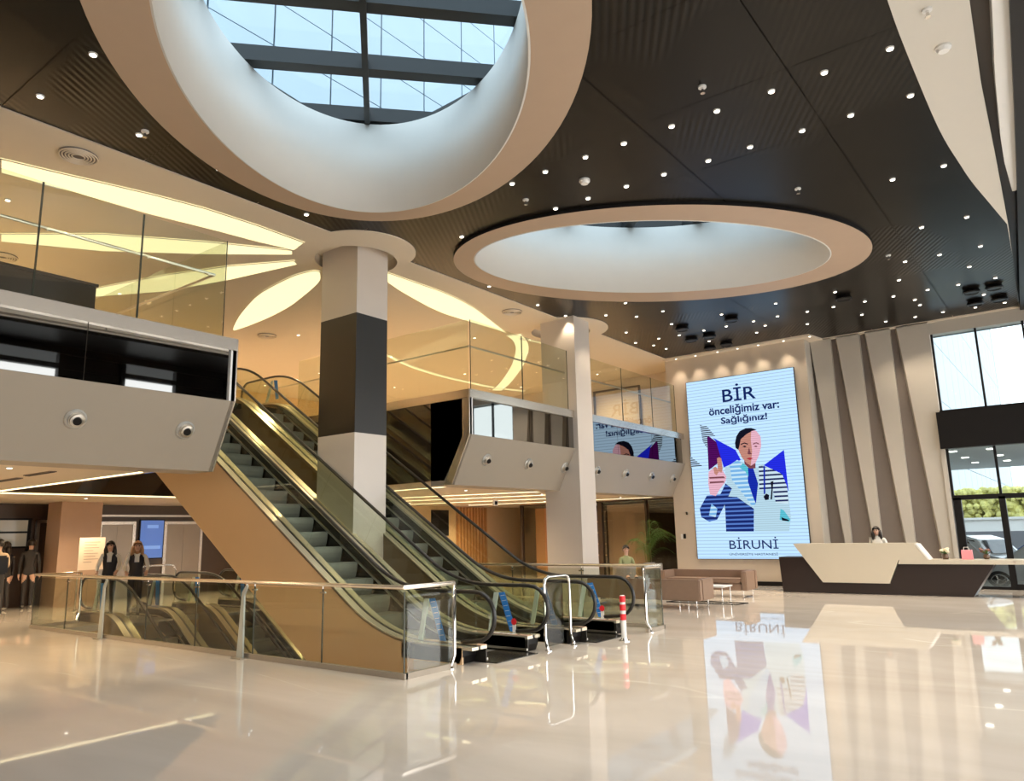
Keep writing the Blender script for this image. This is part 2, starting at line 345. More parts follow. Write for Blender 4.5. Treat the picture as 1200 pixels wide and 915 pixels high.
P1 = [(-11.512, 3.419), (-11.36, 4.02), (-11.183, 4.66), (-10.993, 5.348), (-10.846, 6.125), (-10.794, 7.049), (-10.821, 8.091), (-11.273, 8.202), (-11.437, 7.483), (-11.539, 6.779), (-11.756, 5.615), (-11.827, 4.568), (-11.973, 3.576)]
P2 = [(-14.474, 4.426), (-13.152, 5.553), (-12.132, 6.888), (-11.291, 8.186), (-11.475, 8.323), (-12.706, 7.229), (-13.979, 5.928), (-14.857, 4.556)]
P3 = [(-11.715, 8.531), (-12.893, 7.887), (-14.316, 7.341), (-16.244, 6.797), (-16.831, 7.058), (-15.315, 7.878), (-13.629, 8.354), (-11.832, 8.71)]
P4 = [(-17.25, 10.649), (-15.783, 9.926), (-14.11, 9.291), (-13.084, 9.117), (-12.399, 9.041), (-11.899, 9.105), (-11.809, 9.249), (-12.167, 9.557), (-12.481, 9.717), (-13.296, 10.008), (-14.285, 10.327), (-15.424, 10.541), (-16.468, 10.637)]
P5 = [(-10.891, 10.012), (-10.842, 10.203), (-10.847, 11.348), (-10.833, 11.771), (-10.918, 12.56), (-11.116, 13.414), (-11.553, 14.624), (-11.941, 15.745), (-11.912, 15.072), (-11.957, 13.946), (-11.973, 13.129), (-11.849, 12.396), (-11.514, 11.174), (-11.321, 10.657), (-11.1, 10.205)]
ARC1 = [(-16.152, 15.23), (-16.524, 16.127), (-16.827, 17.197), (-17.041, 18.668), (-17.065, 19.863), (-17.011, 21.457), (-16.633, 22.77)]
ARC2 = [(-11.908, 15.895), (-12.118, 16.45), (-12.655, 17.296), (-13.501, 18.301), (-14.315, 19.205), (-16.141, 20.961), (-17.281, 21.899)]
ARC3 = [(-11.987, 16.315), (-11.856, 17.209)]
CEIL_WHITE_ARC = [(-0.959, 7.899), (-0.97, 8.874), (-0.944, 11.15), (-0.853, 12.551), (-0.778, 13.421), (-0.643, 14.525), (-0.489, 15.784)]
CEIL_RIGHT_EDGE = [(-0.283, 8.446), (-0.36, 10.337), (-0.4, 12.523), (-0.47, 15.7), (-0.539, 17.887), (-0.725, 21.968)]
CEIL_STRIP_A = [(-0.099, 8.595), (-0.207, 10.233), (-0.294, 12.133), (-0.313, 12.932)]
CEIL_STRIP_B = [(0.042, 8.709), (-0.075, 11.109), (-0.223, 13.886), (-0.575, 20.12)]
MEZZ_VENTS = [(-10.622, 4.081), (-10.625, 14.135), (-15.651, 4.868), (-16.881, 11.505)]
CEIL_FITTINGS = [(-0.658, 8.308), (-0.627, 8.941), (-0.62, 9.139), (-0.542, 11.989), (-0.477, 12.659)]
LED_ART = {'wing_purple': ('purple', [(-9.001, 4.477), (-8.723, 4.233), (-8.581, 3.669), (-9.03, 3.385)]), 'wing_blue': ('blue', [(-8.82, 4.366), (-8.142, 3.937), (-8.003, 3.625), (-8.547, 3.438), (-8.723, 4.233)]), 'wing_right': ('blue', [(-7.337, 3.417), (-6.719, 3.817), (-6.695, 2.615), (-6.865, 3.151)]), 'shade_a': ('stripe', [(-9.207, 4.801), (-8.982, 4.736), (-8.736, 4.41), (-8.994, 4.424), (-9.023, 4.053), (-9.152, 4.283)]), 'shade_b': ('stripe', [(-9.598, 3.862), (-9.44, 3.735), (-9.225, 3.537), (-9.374, 3.512), (-9.579, 3.5)]), 'coat': ('coat', [(-8.115, 3.633), (-8.524, 3.401), (-8.487, 3.006), (-8.644, 2.215), (-7.734, 2.133), (-7.761, 1.531), (-6.777, 1.512), (-6.694, 1.907), (-6.704, 2.568), (-6.826, 3.053), (-7.002, 3.233), (-7.423, 3.457), (-7.53, 3.367)]), 'coat_shade': ('blue_lite', [(-8.115, 3.633), (-8.361, 3.475), (-8.318, 3.046), (-8.133, 2.787), (-7.751, 2.23), (-7.669, 2.324), (-7.781, 3.36), (-7.913, 3.478)]), 'shoulder': ('stripe2', [(-7.484, 3.437), (-7.094, 3.288), (-6.829, 3.125), (-6.72, 2.759), (-6.725, 2.285), (-7.083, 2.324), (-7.143, 2.734), (-7.527, 2.706)]), 'vest': ('navy', [(-8.614, 2.587), (-8.204, 2.543), (-7.942, 2.335), (-7.73, 2.181), (-7.785, 1.531), (-8.619, 1.547), (-8.596, 2.163)]), 'tie': ('blue_deep', [(-7.819, 3.387), (-7.654, 3.375), (-7.545, 2.902), (-7.659, 2.323), (-7.726, 2.521), (-7.839, 2.968)]), 'shirt': ('cyan', [(-7.944, 3.53), (-7.804, 3.386), (-7.812, 3.114), (-7.89, 3.268), (-8.057, 3.404)]), 'sleeve': ('navy', [(-9.141, 2.628), (-8.715, 2.642), (-8.522, 2.958), (-8.338, 2.798), (-8.64, 2.264), (-8.868, 1.899), (-9.121, 1.846), (-9.362, 1.989), (-9.397, 2.243)]), 'neck': ('skin_shade', [(-7.901, 3.617), (-7.561, 3.591), (-7.581, 3.346), (-7.757, 3.348), (-7.896, 3.492)]), 'face': ('skin', [(-8.064, 4.133), (-8.027, 4.332), (-7.866, 4.468), (-7.659, 4.508), (-7.463, 4.438), (-7.353, 4.267), (-7.357, 3.995), (-7.439, 3.73), (-7.568, 3.503), (-7.715, 3.429), (-7.843, 3.523), (-7.966, 3.697), (-8.041, 3.904)]), 'face_lit': ('pink', [(-7.61, 4.493), (-7.463, 4.438), (-7.353, 4.267), (-7.357, 3.995), (-7.439, 3.73), (-7.568, 3.503), (-7.715, 3.429), (-7.639, 3.845), (-7.65, 4.196)]), 'hair': ('black', [(-8.127, 3.987), (-8.136, 4.139), (-8.078, 4.337), (-7.968, 4.478), (-7.783, 4.551), (-7.605, 4.542), (-7.446, 4.466), (-7.588, 4.45), (-7.772, 4.368), (-7.952, 4.234), (-8.003, 4.052), (-8.049, 3.93)]), 'brow': ('black', [(-7.964, 4.099), (-7.843, 4.133), (-7.745, 4.084), (-7.753, 4.055), (-7.851, 4.099), (-7.961, 4.063)]), 'eye': ('black', [(-7.919, 4.019), (-7.846, 4.038), (-7.788, 4.003), (-7.85, 3.983)]), 'brow_b': ('skin_shade', [(-7.595, 4.076), (-7.492, 4.101), (-7.411, 4.059), (-7.418, 4.035), (-7.499, 4.072), (-7.592, 4.045)]), 'eye_b': ('skin_shade', [(-7.577, 3.989), (-7.51, 4.008), (-7.453, 3.978), (-7.514, 3.959)]), 'nose': ('skin_shade', [(-7.719, 3.977), (-7.683, 3.809), (-7.646, 3.766), (-7.747, 3.764), (-7.78, 3.797)]), 'mouth': ('red', [(-7.832, 3.652), (-7.729, 3.673), (-7.616, 3.645), (-7.72, 3.603)]), 'hand': ('pink', [(-9.022, 3.344), (-8.893, 3.427), (-8.784, 3.455), (-8.697, 3.413), (-8.58, 3.354), (-8.475, 3.156), (-8.518, 3.008), (-8.731, 2.769), (-8.85, 2.599), (-9.032, 2.658), (-9.06, 2.989)]), 'finger': ('skin', [(-8.725, 3.731), (-8.649, 3.756), (-8.589, 3.71), (-8.571, 3.404), (-8.611, 3.291), (-8.724, 3.334)]), 'finger_b': ('skin', [(-8.863, 3.46), (-8.776, 3.48), (-8.705, 3.312), (-8.776, 3.215), (-8.845, 3.281)]), 'fist_line': ('skin_shade', [(-9.019, 3.18), (-8.568, 3.172), (-8.509, 3.118), (-9.007, 3.128)]), 'fist_line_b': ('skin_shade', [(-9.014, 3.037), (-8.579, 3.032), (-8.541, 2.989), (-9.007, 2.986)]), 'steth_a': ('black', [(-7.415, 2.516), (-7.325, 2.599), (-7.246, 2.556), (-7.267, 2.427), (-7.366, 2.408)]), 'steth_b': ('black', [(-7.174, 2.929), (-7.086, 2.948), (-7.115, 2.781), (-7.171, 2.423), (-7.219, 2.425), (-7.162, 2.735)]), 'steth_c': ('blue_deep', [(-7.339, 3.402), (-7.291, 3.384), (-7.349, 2.6), (-7.4, 2.578)]), 'cuff': ('blue_lite', [(-9.0, 2.379), (-8.827, 2.222), (-8.899, 1.975), (-9.107, 2.031)]), 'pocket': ('cyan', [(-6.955, 2.152), (-6.865, 2.101), (-6.701, 1.837), (-6.753, 1.778), (-7.006, 1.846)]), 'pocket_b': ('black', [(-6.953, 1.915), (-6.748, 1.834), (-6.751, 1.796), (-6.937, 1.82)])}
LED_TEXT = [('BİR', (-8.421, 5.428), (-7.394, 5.408), (-8.414, 5.812)), ('önceliğimiz var:', (-8.887, 5.072), (-6.739, 5.038), (-8.874, 5.248)), ('Sağlığınız!', (-8.527, 4.776), (-7.113, 4.744), (-8.512, 4.963)), ('BİRUNİ', (-8.552, 1.05), (-7.116, 1.029), (-8.55, 1.297)), ('ÜNİVERSİTE HASTANESİ', (-8.568, 0.847), (-7.149, 0.855), (-8.562, 0.916))]

EX = -9.8            # front of the upper floor edge
ZC = 7.0             # ceiling
E1o, E1i, E1t = ((-6.20, 5.26), (4.13, 2.69), -45), ((-6.37, 5.43), (3.52, 2.05), -45.5), ((-6.52, 5.64), (3.26, 2.07), -44.5)
E2o, E2i, E2t = ((-6.18, 13.30), (4.20, 2.66), 43), ((-6.30, 13.16), (3.60, 1.98), 43.5), ((-6.42, 13.1), (3.34, 2.0), 44)

# ------------------------------------------------------------------ setting: floor
g = G()
PX0, PX1, PY0, PY1 = -16.5, -7.5, 6.62, 11.95
for (a, b, c, d) in ((-24, 2.1, -4, PY0), (-24, PX0, PY0, PY1), (-6.68, 2.1, PY0, 7.58), (PX1, 2.1, 7.58, PY1), (-24, 2.1, PY1, 26)):
    g.box(a, b, c, d, -0.12, 0)
g.put('floor', M_MARBLE, kind='structure')
g = G()
g.box(PX0-0.1, -6.58, PY0-0.1, PY0, -4.5, -0.12).box(PX0-0.1, PX1+0.1, PY1, PY1+0.1, -4.5, -0.12)
g.box(PX0-0.1, PX0, PY0, PY1, -4.5, -0.12).box(-6.68, -6.58, PY0, 7.6, -4.5, -0.12).box(PX1, PX1+0.1, 7.58, PY1, -4.5, -0.12).box(PX1, -6.68, 7.58, 7.62, -4.5, -0.12).box(PX0-0.1, PX1+0.1, PY0-0.1, PY1+0.1, -4.6, -4.5)
g.put('trim_1', M_WARMW, kind='structure', label='warm plastered sides of the escalator pit')
# exterior ground
G().box(-120, 120, 26.0, 160, -0.6, -0.42).put('ground', mat('pale_paving', (0.50, 0.48, 0.45), 0.8, noise=0.1, nscale=0.5), kind='structure')
G().box(2.1, 60, -60, 26, -0.3, -0.2).put('ground', MT['pale_paving'], kind='structure')
G().box(-6, 6, 26.0, 30.0, -0.6, -0.02).put('ground', MT['pale_paving'], kind='structure')

# ------------------------------------------------------------------ setting: walls
def wall(name, x0, x1, y0, y1, z0, z1, m): return G().box(x0, x1, y0, y1, z0, z1).put(name, m, kind='structure')
wall('wall_back_left', -24.2, -23.3, -4, 16, 0, 2.80, M_DKBROWN)
wall('wall_back_middle', -20.6, -20.3, 16, 26, 0, 2.80, M_WARMW)
wall('wall_link', -23.4, -20.3, 15.9, 16.2, 0, 2.80, M_WARMW)
wall('wall_upper_left', -24.4, -24.0, -4, 24, 4.4, 7.0, M_WARMW)
wall('wall_upper_far', -24.4, -10.0, 23.4, 23.7, 4.4, 7.0, M_BEIGE)
wall('wall_south', -24.4, 2.1, -4.4, -4, -0.1, 7.3, M_BEIGE)
# LED wall block and its splayed left end
G().prism([(-10.28, 21.86), (-5.9, 21.86), (-5.9, 26), (-11.4, 26), (-11.4, 24.7), (-10.28, 24.7)], 'z', 0, 7.0).put('wall_screen', M_BEIGE, kind='structure')
G().box(-10.3, -5.88, 21.835, 21.86, 0, 0.12).put('baseboard_screen', M_BLACK, kind='structure')
# reception wall with tapered recesses
wall('wall_reception', -5.9, -2.80, 22.52, 22.8, 0, 7.0, M_TAUPE)
ribs = thing('wall_panelling', 'tall ribbed taupe and cream panelling with tapering grooves behind the reception desk', 'wall panelling', (-4.4, 22.4, 0))
lefts = [-6.04, -5.30, -4.52, -3.72]
for i, x in enumerate(lefts):
    nx = lefts[i+1] if i < 3 else -2.78
    # rib: from the right edge of groove i to the left edge of groove i+1, raised, its left flank bevelled
    g = G(); zt = 7.0
    lo, hi = x+0.60, x+0.11
    vs = [(lo, 22.52, 0), (lo+0.06, 22.36, 0), (nx, 22.36, 0), (nx, 22.52, 0), (hi, 22.52, zt), (hi+0.06, 22.36, zt), (nx, 22.36, zt), (nx, 22.52, zt)]
    g.add(vs, [(0, 3, 2, 1), (4, 5, 6, 7), (0, 1, 5, 4), (1, 2, 6, 5), (2, 3, 7, 6), (3, 0, 4, 7)])
    g.put('rib', M_RIB, ribs)
G().box(-6.1, -5.88, 21.865, 22.51, 0, 6.96).put('trim_2', M_RIB, kind='structure')
# window wall on the right
Yw = 22.4
wall('wall_right_of_window', 0.2, 2.1, Yw, Yw+0.3, 0, 7.0, M_WHITE)
wall('wall_over_window', -2.80, 0.2, Yw, Yw+0.3, 6.64, 7.0, M_RIB)
# upper window
w1 = reg(bpy.data.objects.new('window_1', None), 'tall upper window of clear glass in thin black frames', kind='structure'); COL.objects.link(w1); ORG[w1.name] = Vector((-1.5, Yw, 4.5)); w1.location = (-1.5, Yw, 4.5)
for x in (-2.74, -1.73, -0.70):
    G().box(x-0.025, x+0.025, Yw+0.02, Yw+0.12, 4.55, 6.64).put('window_frame', M_BLACK, w1)
G().box(-2.8, 0.2, Yw+0.02, Yw+0.12, 4.50, 4.57).put('window_frame', M_BLACK, w1)
G().box(-2.80, -2.765, Yw-0.02, Yw+0.3, 4.57, 6.64).put('window_jamb', M_WHITE, w1, label='white jamb')
for a, b in ((-2.72, -1.755), (-1.705, -0.725), (-0.675, 0.2)):
    G().box(a, b, Yw+0.06, Yw+0.075, 4.57, 6.64).put('pane', M_WINGL, w1)
G().box(-2.84, 0.6, Yw-0.22, Yw+0.05, 3.54, 4.50).put('trim_3', M_BLACK, kind='structure', label='deep black bulkhead box over the glazed entrance')
# glazed entrance below
d1 = reg(bpy.data.objects.new('door_1', None), 'glazed entrance doors in thick black frames beside the desk', kind='structure'); COL.objects.link(d1); d1.location = (-1.5, Yw, 0); ORG[d1.name] = Vector((-1.5, Yw, 0))
G().box(-2.76, -2.70, Yw+0.02, Yw+0.12, 2.27, 3.54).put('door_frame', M_BLACK, d1)
G().box(-2.74, -2.56, Yw-0.02, Yw+0.14, 0, 2.27).put('door_frame', M_BLACK, d1)
G().box(-1.74, -1.60, Yw-0.02, Yw+0.14, 0, 2.27).put('door_frame', M_BLACK, d1)
G().box(-1.71, -1.65, Yw+0.02, Yw+0.12, 2.27, 3.54).put('door_frame', M_BLACK, d1)
G().box(-0.70, -0.58, Yw-0.02, Yw+0.14, 0, 3.54).put('door_frame', M_BLACK, d1)
G().box(-2.74, 0.2, Yw-0.02, Yw+0.14, 2.22, 2.34).put('transom', M_BLACK, d1)
G().box(-1.62, -0.6, Yw-0.02, Yw+0.14, 0, 0.14).put('bottom_rail', M_BLACK, d1)
G().box(-2.58, -1.72, Yw+0.0, Yw+0.12, 0, 0.07).put('bottom_rail', M_BLACK, d1)
for a, b, c, d in ((-2.70, -1.71, 2.34, 3.54), (-1.65, -0.70, 2.34, 3.54), (-0.58, 0.2, 2.34, 3.54), (-2.56, -1.74, 0.07, 2.22), (-1.60, -0.70, 0.14, 2.22), (-0.58, 0.2, 0.0, 2.22)):
    G().box(a, b, Yw+0.055, Yw+0.07, c, d).put('pane', M_WINGL, d1)
wall('wall_jamb', -2.86, -2.76, Yw-0.10, Yw+0.3, 0, 4.5, M_RIB)

# glazed entrance front behind the camera (mirrored in the tinted strip and the floor)
w2 = reg(bpy.data.objects.new('window_2', None), 'glazed entrance front with black mullions', kind='structure'); COL.objects.link(w2); w2.location = (2.0, 10, 0); ORG[w2.name] = Vector((2.0, 10, 0))
for k in range(16):
    y = -3.2+k*1.65
    G().box(1.9, 2.1, y-0.07, y+0.07, 0, 7.0).put('mullion', M_BLACK, w2)
for z in (0.05, 2.4, 4.6, 6.3):
    G().box(1.92, 2.08, -4, 22.4, z, z+0.14).put('transom', M_BLACK, w2)
for k in range(15):
    if k % 2: G().box(1.97, 2.03, -3.13+k*1.65, -1.62+k*1.65, 4.75, 6.7).put('dark_spandrel', M_BLACK, w2)
G().box(1.85, 2.15, -4, 22.4, 6.7, 7.1).put('header', M_BLACK, w2)

# ------------------------------------------------------------------ setting: ceiling
def arc(c, r, a0, a1, n=24): return [(c[0]+r*math.cos(math.radians(a0+(a1-a0)*k/n)), c[1]+r*math.sin(math.radians(a0+(a1-a0)*k/n))) for k in range(n+1)]
XE = -10.12
cA, rA = (-10.42, 9.11), 1.03; cB, rB = (-10.60, 16.44), 1.17
def bulge(c, r):
    a = math.degrees(math.acos((XE-c[0])/r)); return arc(c, r, -a, a)
edge = [(XE, -4)] + bulge(cA, rA) + bulge(cB, rB) + [(XE, 21.58)]
hA, hB = ell((-10.86, 9.36), (0.80, 0.80), 0, 40), ell((-10.80, 16.55), (0.80, 0.80), 0, 40)
inner = [(-24.2, 23.6), (-24.2, -4)]
me = flat_shape([edge + [(-10.12, 23.6)] + inner, hA, hB], 7.0, 7.12)
link_mesh('ceiling', me, M_CREAM, kind='structure', label='warm cream ceiling of the upper floor')
for (c, nm) in (((-10.86, 9.36), 0), ((-10.80, 16.55), 1)):
    g = G(); n = 40; r = 0.80
    ring = ell(c, (r, r), 0, n)
    g.add([(x, y, 7.0) for x, y in ring]+[(x, y, 7.22) for x, y in ring], [(k, (k+1) % n, n+(k+1) % n, n+k) for k in range(n)]+[tuple(range(n, 2*n))])
    g.put('ceiling_recess', M_CREAM, kind='structure', smooth=False)
# cream border in front of the screen wall and the reception wall
G().prism([(XE-0.1, 21.56), (-5.66, 21.56), (-5.50, 22.36), (0.25, 22.36), (0.25, 22.7), (XE-0.1, 22.7)], 'z', 6.97, 7.12).put('trim_4', M_CREAM, kind='structure', label='cream ceiling border along the screen wall')
# black metal ceiling: backing with oval openings, then panels with joints
def catmull(P, n=5):
    if len(P) < 3: return P
    out = []
    for k in range(len(P)-1):
        a, b, c, d = P[max(0, k-1)], P[k], P[k+1], P[min(len(P)-1, k+2)]
        for q in range(n):
            t = q/n
            out.append(tuple(0.5*(2*b[i]+(c[i]-a[i])*t+(2*a[i]-5*b[i]+4*c[i]-d[i])*t*t+(3*b[i]-a[i]-3*c[i]+d[i])*t**3) for i in (0, 1)))
    return out+[P[-1]]
arcp = catmull(CEIL_WHITE_ARC)
blk_outer = [(-10.12, -4)] + bulge(cA, rA) + bulge(cB, rB) + [(XE, 21.57), (-5.66, 21.57), (-5.50, 22.37), (-0.72, 22.37)] + \
            [(-0.54, 17.89)] + list(reversed(arcp)) + [(-0.96, 3.0), (-0.7, -4)]
o1, o2 = ell(*E1o), ell(*E2o)
me = flat_shape([blk_outer, o1, o2], 7.08, 7.16)
link_mesh('ceiling_backing', me, M_BLACK, kind='structure')
ceil = reg(bpy.data.objects.new('ceiling_panels', None), 'black metal ceiling of square panels', kind='structure'); COL.objects.link(ceil); ORG[ceil.name] = Vector((0, 0, 0))
base = flat_shape([blk_outer, o1, o2], 7.02, 7.06)
ys = [-4, -0.55, 1.2, 2.95, 4.75, 6.6, 8.45, 10.2, 11.9, 13.5, 15.3, 17.1, 18.9, 20.7, 22.6]
xs = [-10.3, -8.1, -6.13, -4.15, -2.17, -0.2]
for i in range(len(xs)-1):
    for j in range(len(ys)-1):
        bm = bmesh.new(); bm.from_mesh(base)
        ga = 0.006
        for (co, no) in (((xs[i]+ga, 0, 0), (1, 0, 0)), ((xs[i+1]-ga, 0, 0), (-1, 0, 0)), ((0, ys[j]+ga, 0), (0, 1, 0)), ((0, ys[j+1]-ga, 0), (0, -1, 0))):
            bmesh.ops.bisect_plane(bm, geom=bm.verts[:]+bm.edges[:]+bm.faces[:], plane_co=co, plane_no=no, clear_inner=True)
        if len(bm.faces) > 2:
            me = bpy.data.meshes.new('ceiling_panel'); bm.to_mesh(me)
            link_mesh('ceiling_panel', me, M_BLACKC, ceil)
        bm.free()
# pale ceiling to the right of the black one, dark slot and far strip
Rr = CEIL_RIGHT_EDGE
left = [(-0.7, -4), (-0.96, 3.0)] + arcp + [(-0.545, 17.87)]
me = flat_shape([left + [Rr[3], Rr[2], Rr[1], Rr[0], (0.05, 3.0), (0.3, -4)]], 6.99, 7.12)
link_mesh('ceiling_pale', me, mat('pale_ceiling', (0.60, 0.56, 0.49), 0.6, noise=0.02), kind='structure')
G().prism([(0.3, -4), (0.05, 3.0), Rr[0], Rr[1], Rr[2], Rr[3], Rr[4], Rr[5], (0.3, 22.4), (6, 22.4), (6, -4)], 'z', 7.25, 7.35).put('ceiling_slot', M_DKBROWN, kind='structure')
SA, SB = CEIL_STRIP_A, CEIL_STRIP_B
me = flat_shape([[(0.3, 3.0)] + SA + [(-0.30, 14.2), (-0.235, 14.2)] + [SB[2], SB[1], SB[0], (0.45, 3.0)]], 6.99, 7.25)
link_mesh('ceiling_strip', me, M_WHITE, kind='structure')
me = flat_shape([[(0.75, -4), (0.45, 3.0)] + SB + [(-0.70, 22.36), (4.5, 22.36), (4.5, -4)]], 6.9, 7.25)
link_mesh('ceiling_bulkhead', me, M_BLACK, kind='structure', label='black bulkhead along the entrance front')
# roof over all, with openings above the skylight wells
me = flat_shape([[(-24.6, -4.6), (6.2, -4.6), (6.2, 26.2), (-24.6, 26.2)], ell(*E1o), ell(*E2o)], 7.36, 7.5)
link_mesh('roof', me, M_BLACK, kind='structure')

# ------------------------------------------------------------------ oval skylights
def skylight(o, i, t, zt, label, frame_beams):
    th = thing('oval_skylight', label, 'skylight', (i[0][0], i[0][1], 7.0))
    n = 96; A, B, T = ell(*o, n=n), ell(*i, n=n), ell(*t, n=n)
    g = G(); vs = [(x, y, 7.2) for x, y in A]+[(x, y, 6.96) for x, y in A]+[(x, y, 6.96) for x, y in B]
    fs = [(r_*n+k, r_*n+(k+1) % n, (r_+1)*n+(k+1) % n, (r_+1)*n+k) for r_ in range(2) for k in range(n)]
    me = bpy.data.meshes.new('surround_ring'); me.from_pydata(vs, [], fs)
    ob = link_mesh('surround_ring', me, [M_TAN, M_BLACK], th, label='flat tan ring')
    for p in me.polygons:
        if p.index < n: p.material_index = 1
    m1 = [(x*0.0+B[k][0], B[k][1]) for k, (x, y) in enumerate(B)]
    g = G(); vs = [(x, y, 6.955) for x, y in B]+[(x, y, zt) for x, y in T]
    Bo = ell(i[0], (i[1][0]+0.05, i[1][1]+0.05), i[2], n); To = ell(t[0], (t[1][0]+0.25, t[1][1]+0.25), t[2], n)
    vs += [(x, y, zt) for x, y in To]+[(x, y, 6.965) for x, y in Bo]
    fs = [(r_*n+k, r_*n+(k+1) % n, ((r_+1) % 4)*n+(k+1) % n, ((r_+1) % 4)*n+k) for r_ in range(4) for k in range(n)]
    me = bpy.data.meshes.new('well_wall'); me.from_pydata(vs, [], fs)
    link_mesh('well_wall', me, M_WELL, th, label='white curved well', smooth=False)
    for p in me.polygons: p.use_smooth = p.index < n
    a = math.radians(frame_beams['ang']); u = Vector((math.cos(a), math.sin(a))); v = Vector((-u.y, u.x)); c = Vector(t[0])
    def P(a_, b_): q = c+u*a_+v*b_; return (q.x, q.y)
    zb = zt+0.05
    hw = lambda q: 2.2 if abs(q) < 2.1 else 0.9+1.3*max(0, (3.6-abs(q)))/1.5
    for vv in frame_beams['beams']:
        G().prism([P(-hw(vv), vv-.11), P(hw(vv), vv-.11), P(hw(vv), vv+.11), P(-hw(vv), vv+.11)], 'z', zb, zb+0.25).put('beam', M_BEAM, th)
    G().prism([P(-.045, -3.55), P(.045, -3.55), P(.045, 3.55), P(-.045, 3.55)], 'z', zb-0.06, zb+0.16).put('mullion', M_BEAM, th)
    # eight-sided kerb that carries the glass
    hx, hy, c1, c2 = 2.22, 3.50, 0.95, 1.25
    oct_o = [P(*q) for q in ((-hx-.2, -c2*1.7), (-c1-.1, -hy-.2), (c1+.1, -hy-.2), (hx+.2, -c2*1.7), (hx+.2, c2*1.7), (c1+.1, hy+.2), (-c1-.1, hy+.2), (-hx-.2, c2*1.7))]
    oct_i = [P(*q) for q in ((-hx, -c2*1.6), (-c1, -hy), (c1, -hy), (hx, -c2*1.6), (hx, c2*1.6), (c1, hy), (-c1, hy), (-hx, c2*1.6))]
    link_mesh('kerb_frame', flat_shape([oct_o, oct_i], zb-0.02, zb+0.3), M_BEAM, th)
    link_mesh('kerb_roof', flat_shape([ell(t[0], (t[1][0]+0.9, t[1][1]+1.0), t[2]), oct_o], zb-0.04, zb), M_BLACK, th)
    bs = sorted(frame_beams['beams']); bs = [-3.55]+bs+[3.55]
    for k in range(len(bs)-1):
        for (s0, s1) in ((-2.3, -.05), (.05, 2.3)):
            if bs[k+1]-bs[k] < 0.5: continue
            G().prism([P(s0, bs[k]+.0), P(s1, bs[k]+.0), P(s1, bs[k+1]), P(s0, bs[k+1])], 'z', zb+0.27, zb+0.285).put('pane', M_SKYGL, th)
    return th
skylight(E1o, E1i, E1t, 8.55, 'large oval skylight with glass roof and dark beams overhead, nearest the escalators', dict(ang=47, beams=[-2.50, -1.04, 0.42, 1.88, 3.34]))
skylight(E2o, E2i, E2t, 8.55, 'second oval skylight further off, its white well seen almost edge-on', dict(ang=-43, beams=[-2.6, -1.1, 0.4, 1.9]))

# ------------------------------------------------------------------ glass tower seen through the skylight
tw = thing('office_tower', 'tall pale blue glass tower seen through the large oval skylight', 'building', (-44, 38, 0))
G().box(-48, -40.3, 4, 75, 0, 64).put('tower_core', M_TOWERJ, tw)
pm = G().box(-0.05, 0.05, -2.38, 2.38, -1.71, 1.71).mesh('facade_panel'); pm.materials.append(M_TOWERG)
for k in range(14):
    for j in range(8, 18):
        o = bpy.data.objects.new('facade_panel', pm); COL.objects.link(o); o.parent = tw
        o.location = (-40.12+44, 9.8+k*4.9-38, 5.0+j*3.5)
# white courtyard wing seen through the upper right window
wg = thing('courtyard_wing', 'bright white clad building wing seen through the upper right window', 'building', (-9, 60, 0))
wl = mat('white_cladding', (0.50, 0.55, 0.58), 0.5, noise=0.02)
G().box(-16, -5.6, 46, 90, 0, 22).put('wing_body', mat('wing_joint', (0.33, 0.38, 0.41), 0.6), wg)
wp = G().box(-0.03, 0.03, -1.46, 1.46, -1.63, 1.63).mesh('cladding_panel'); wp.materials.append(wl)
for k in range(14):
    for j in range(6):
        o = bpy.data.objects.new('cladding_panel', wp); COL.objects.link(o); o.parent = wg; o.location = (-5.58+9, 47.5+k*3.0-60, 3.2+j*3.3)
wp2 = G().box(-1.2, 1.2, -0.03, 0.03, -1.6, 1.6).mesh('cladding_panel'); wp2.materials.append(wl)
for k in range(4):
    for j in range(6):
        o = bpy.data.objects.new('cladding_panel', wp2); COL.objects.link(o); o.parent = wg; o.location = (-6.85-k*2.45+9, 45.98-60, 3.2+j*3.3)

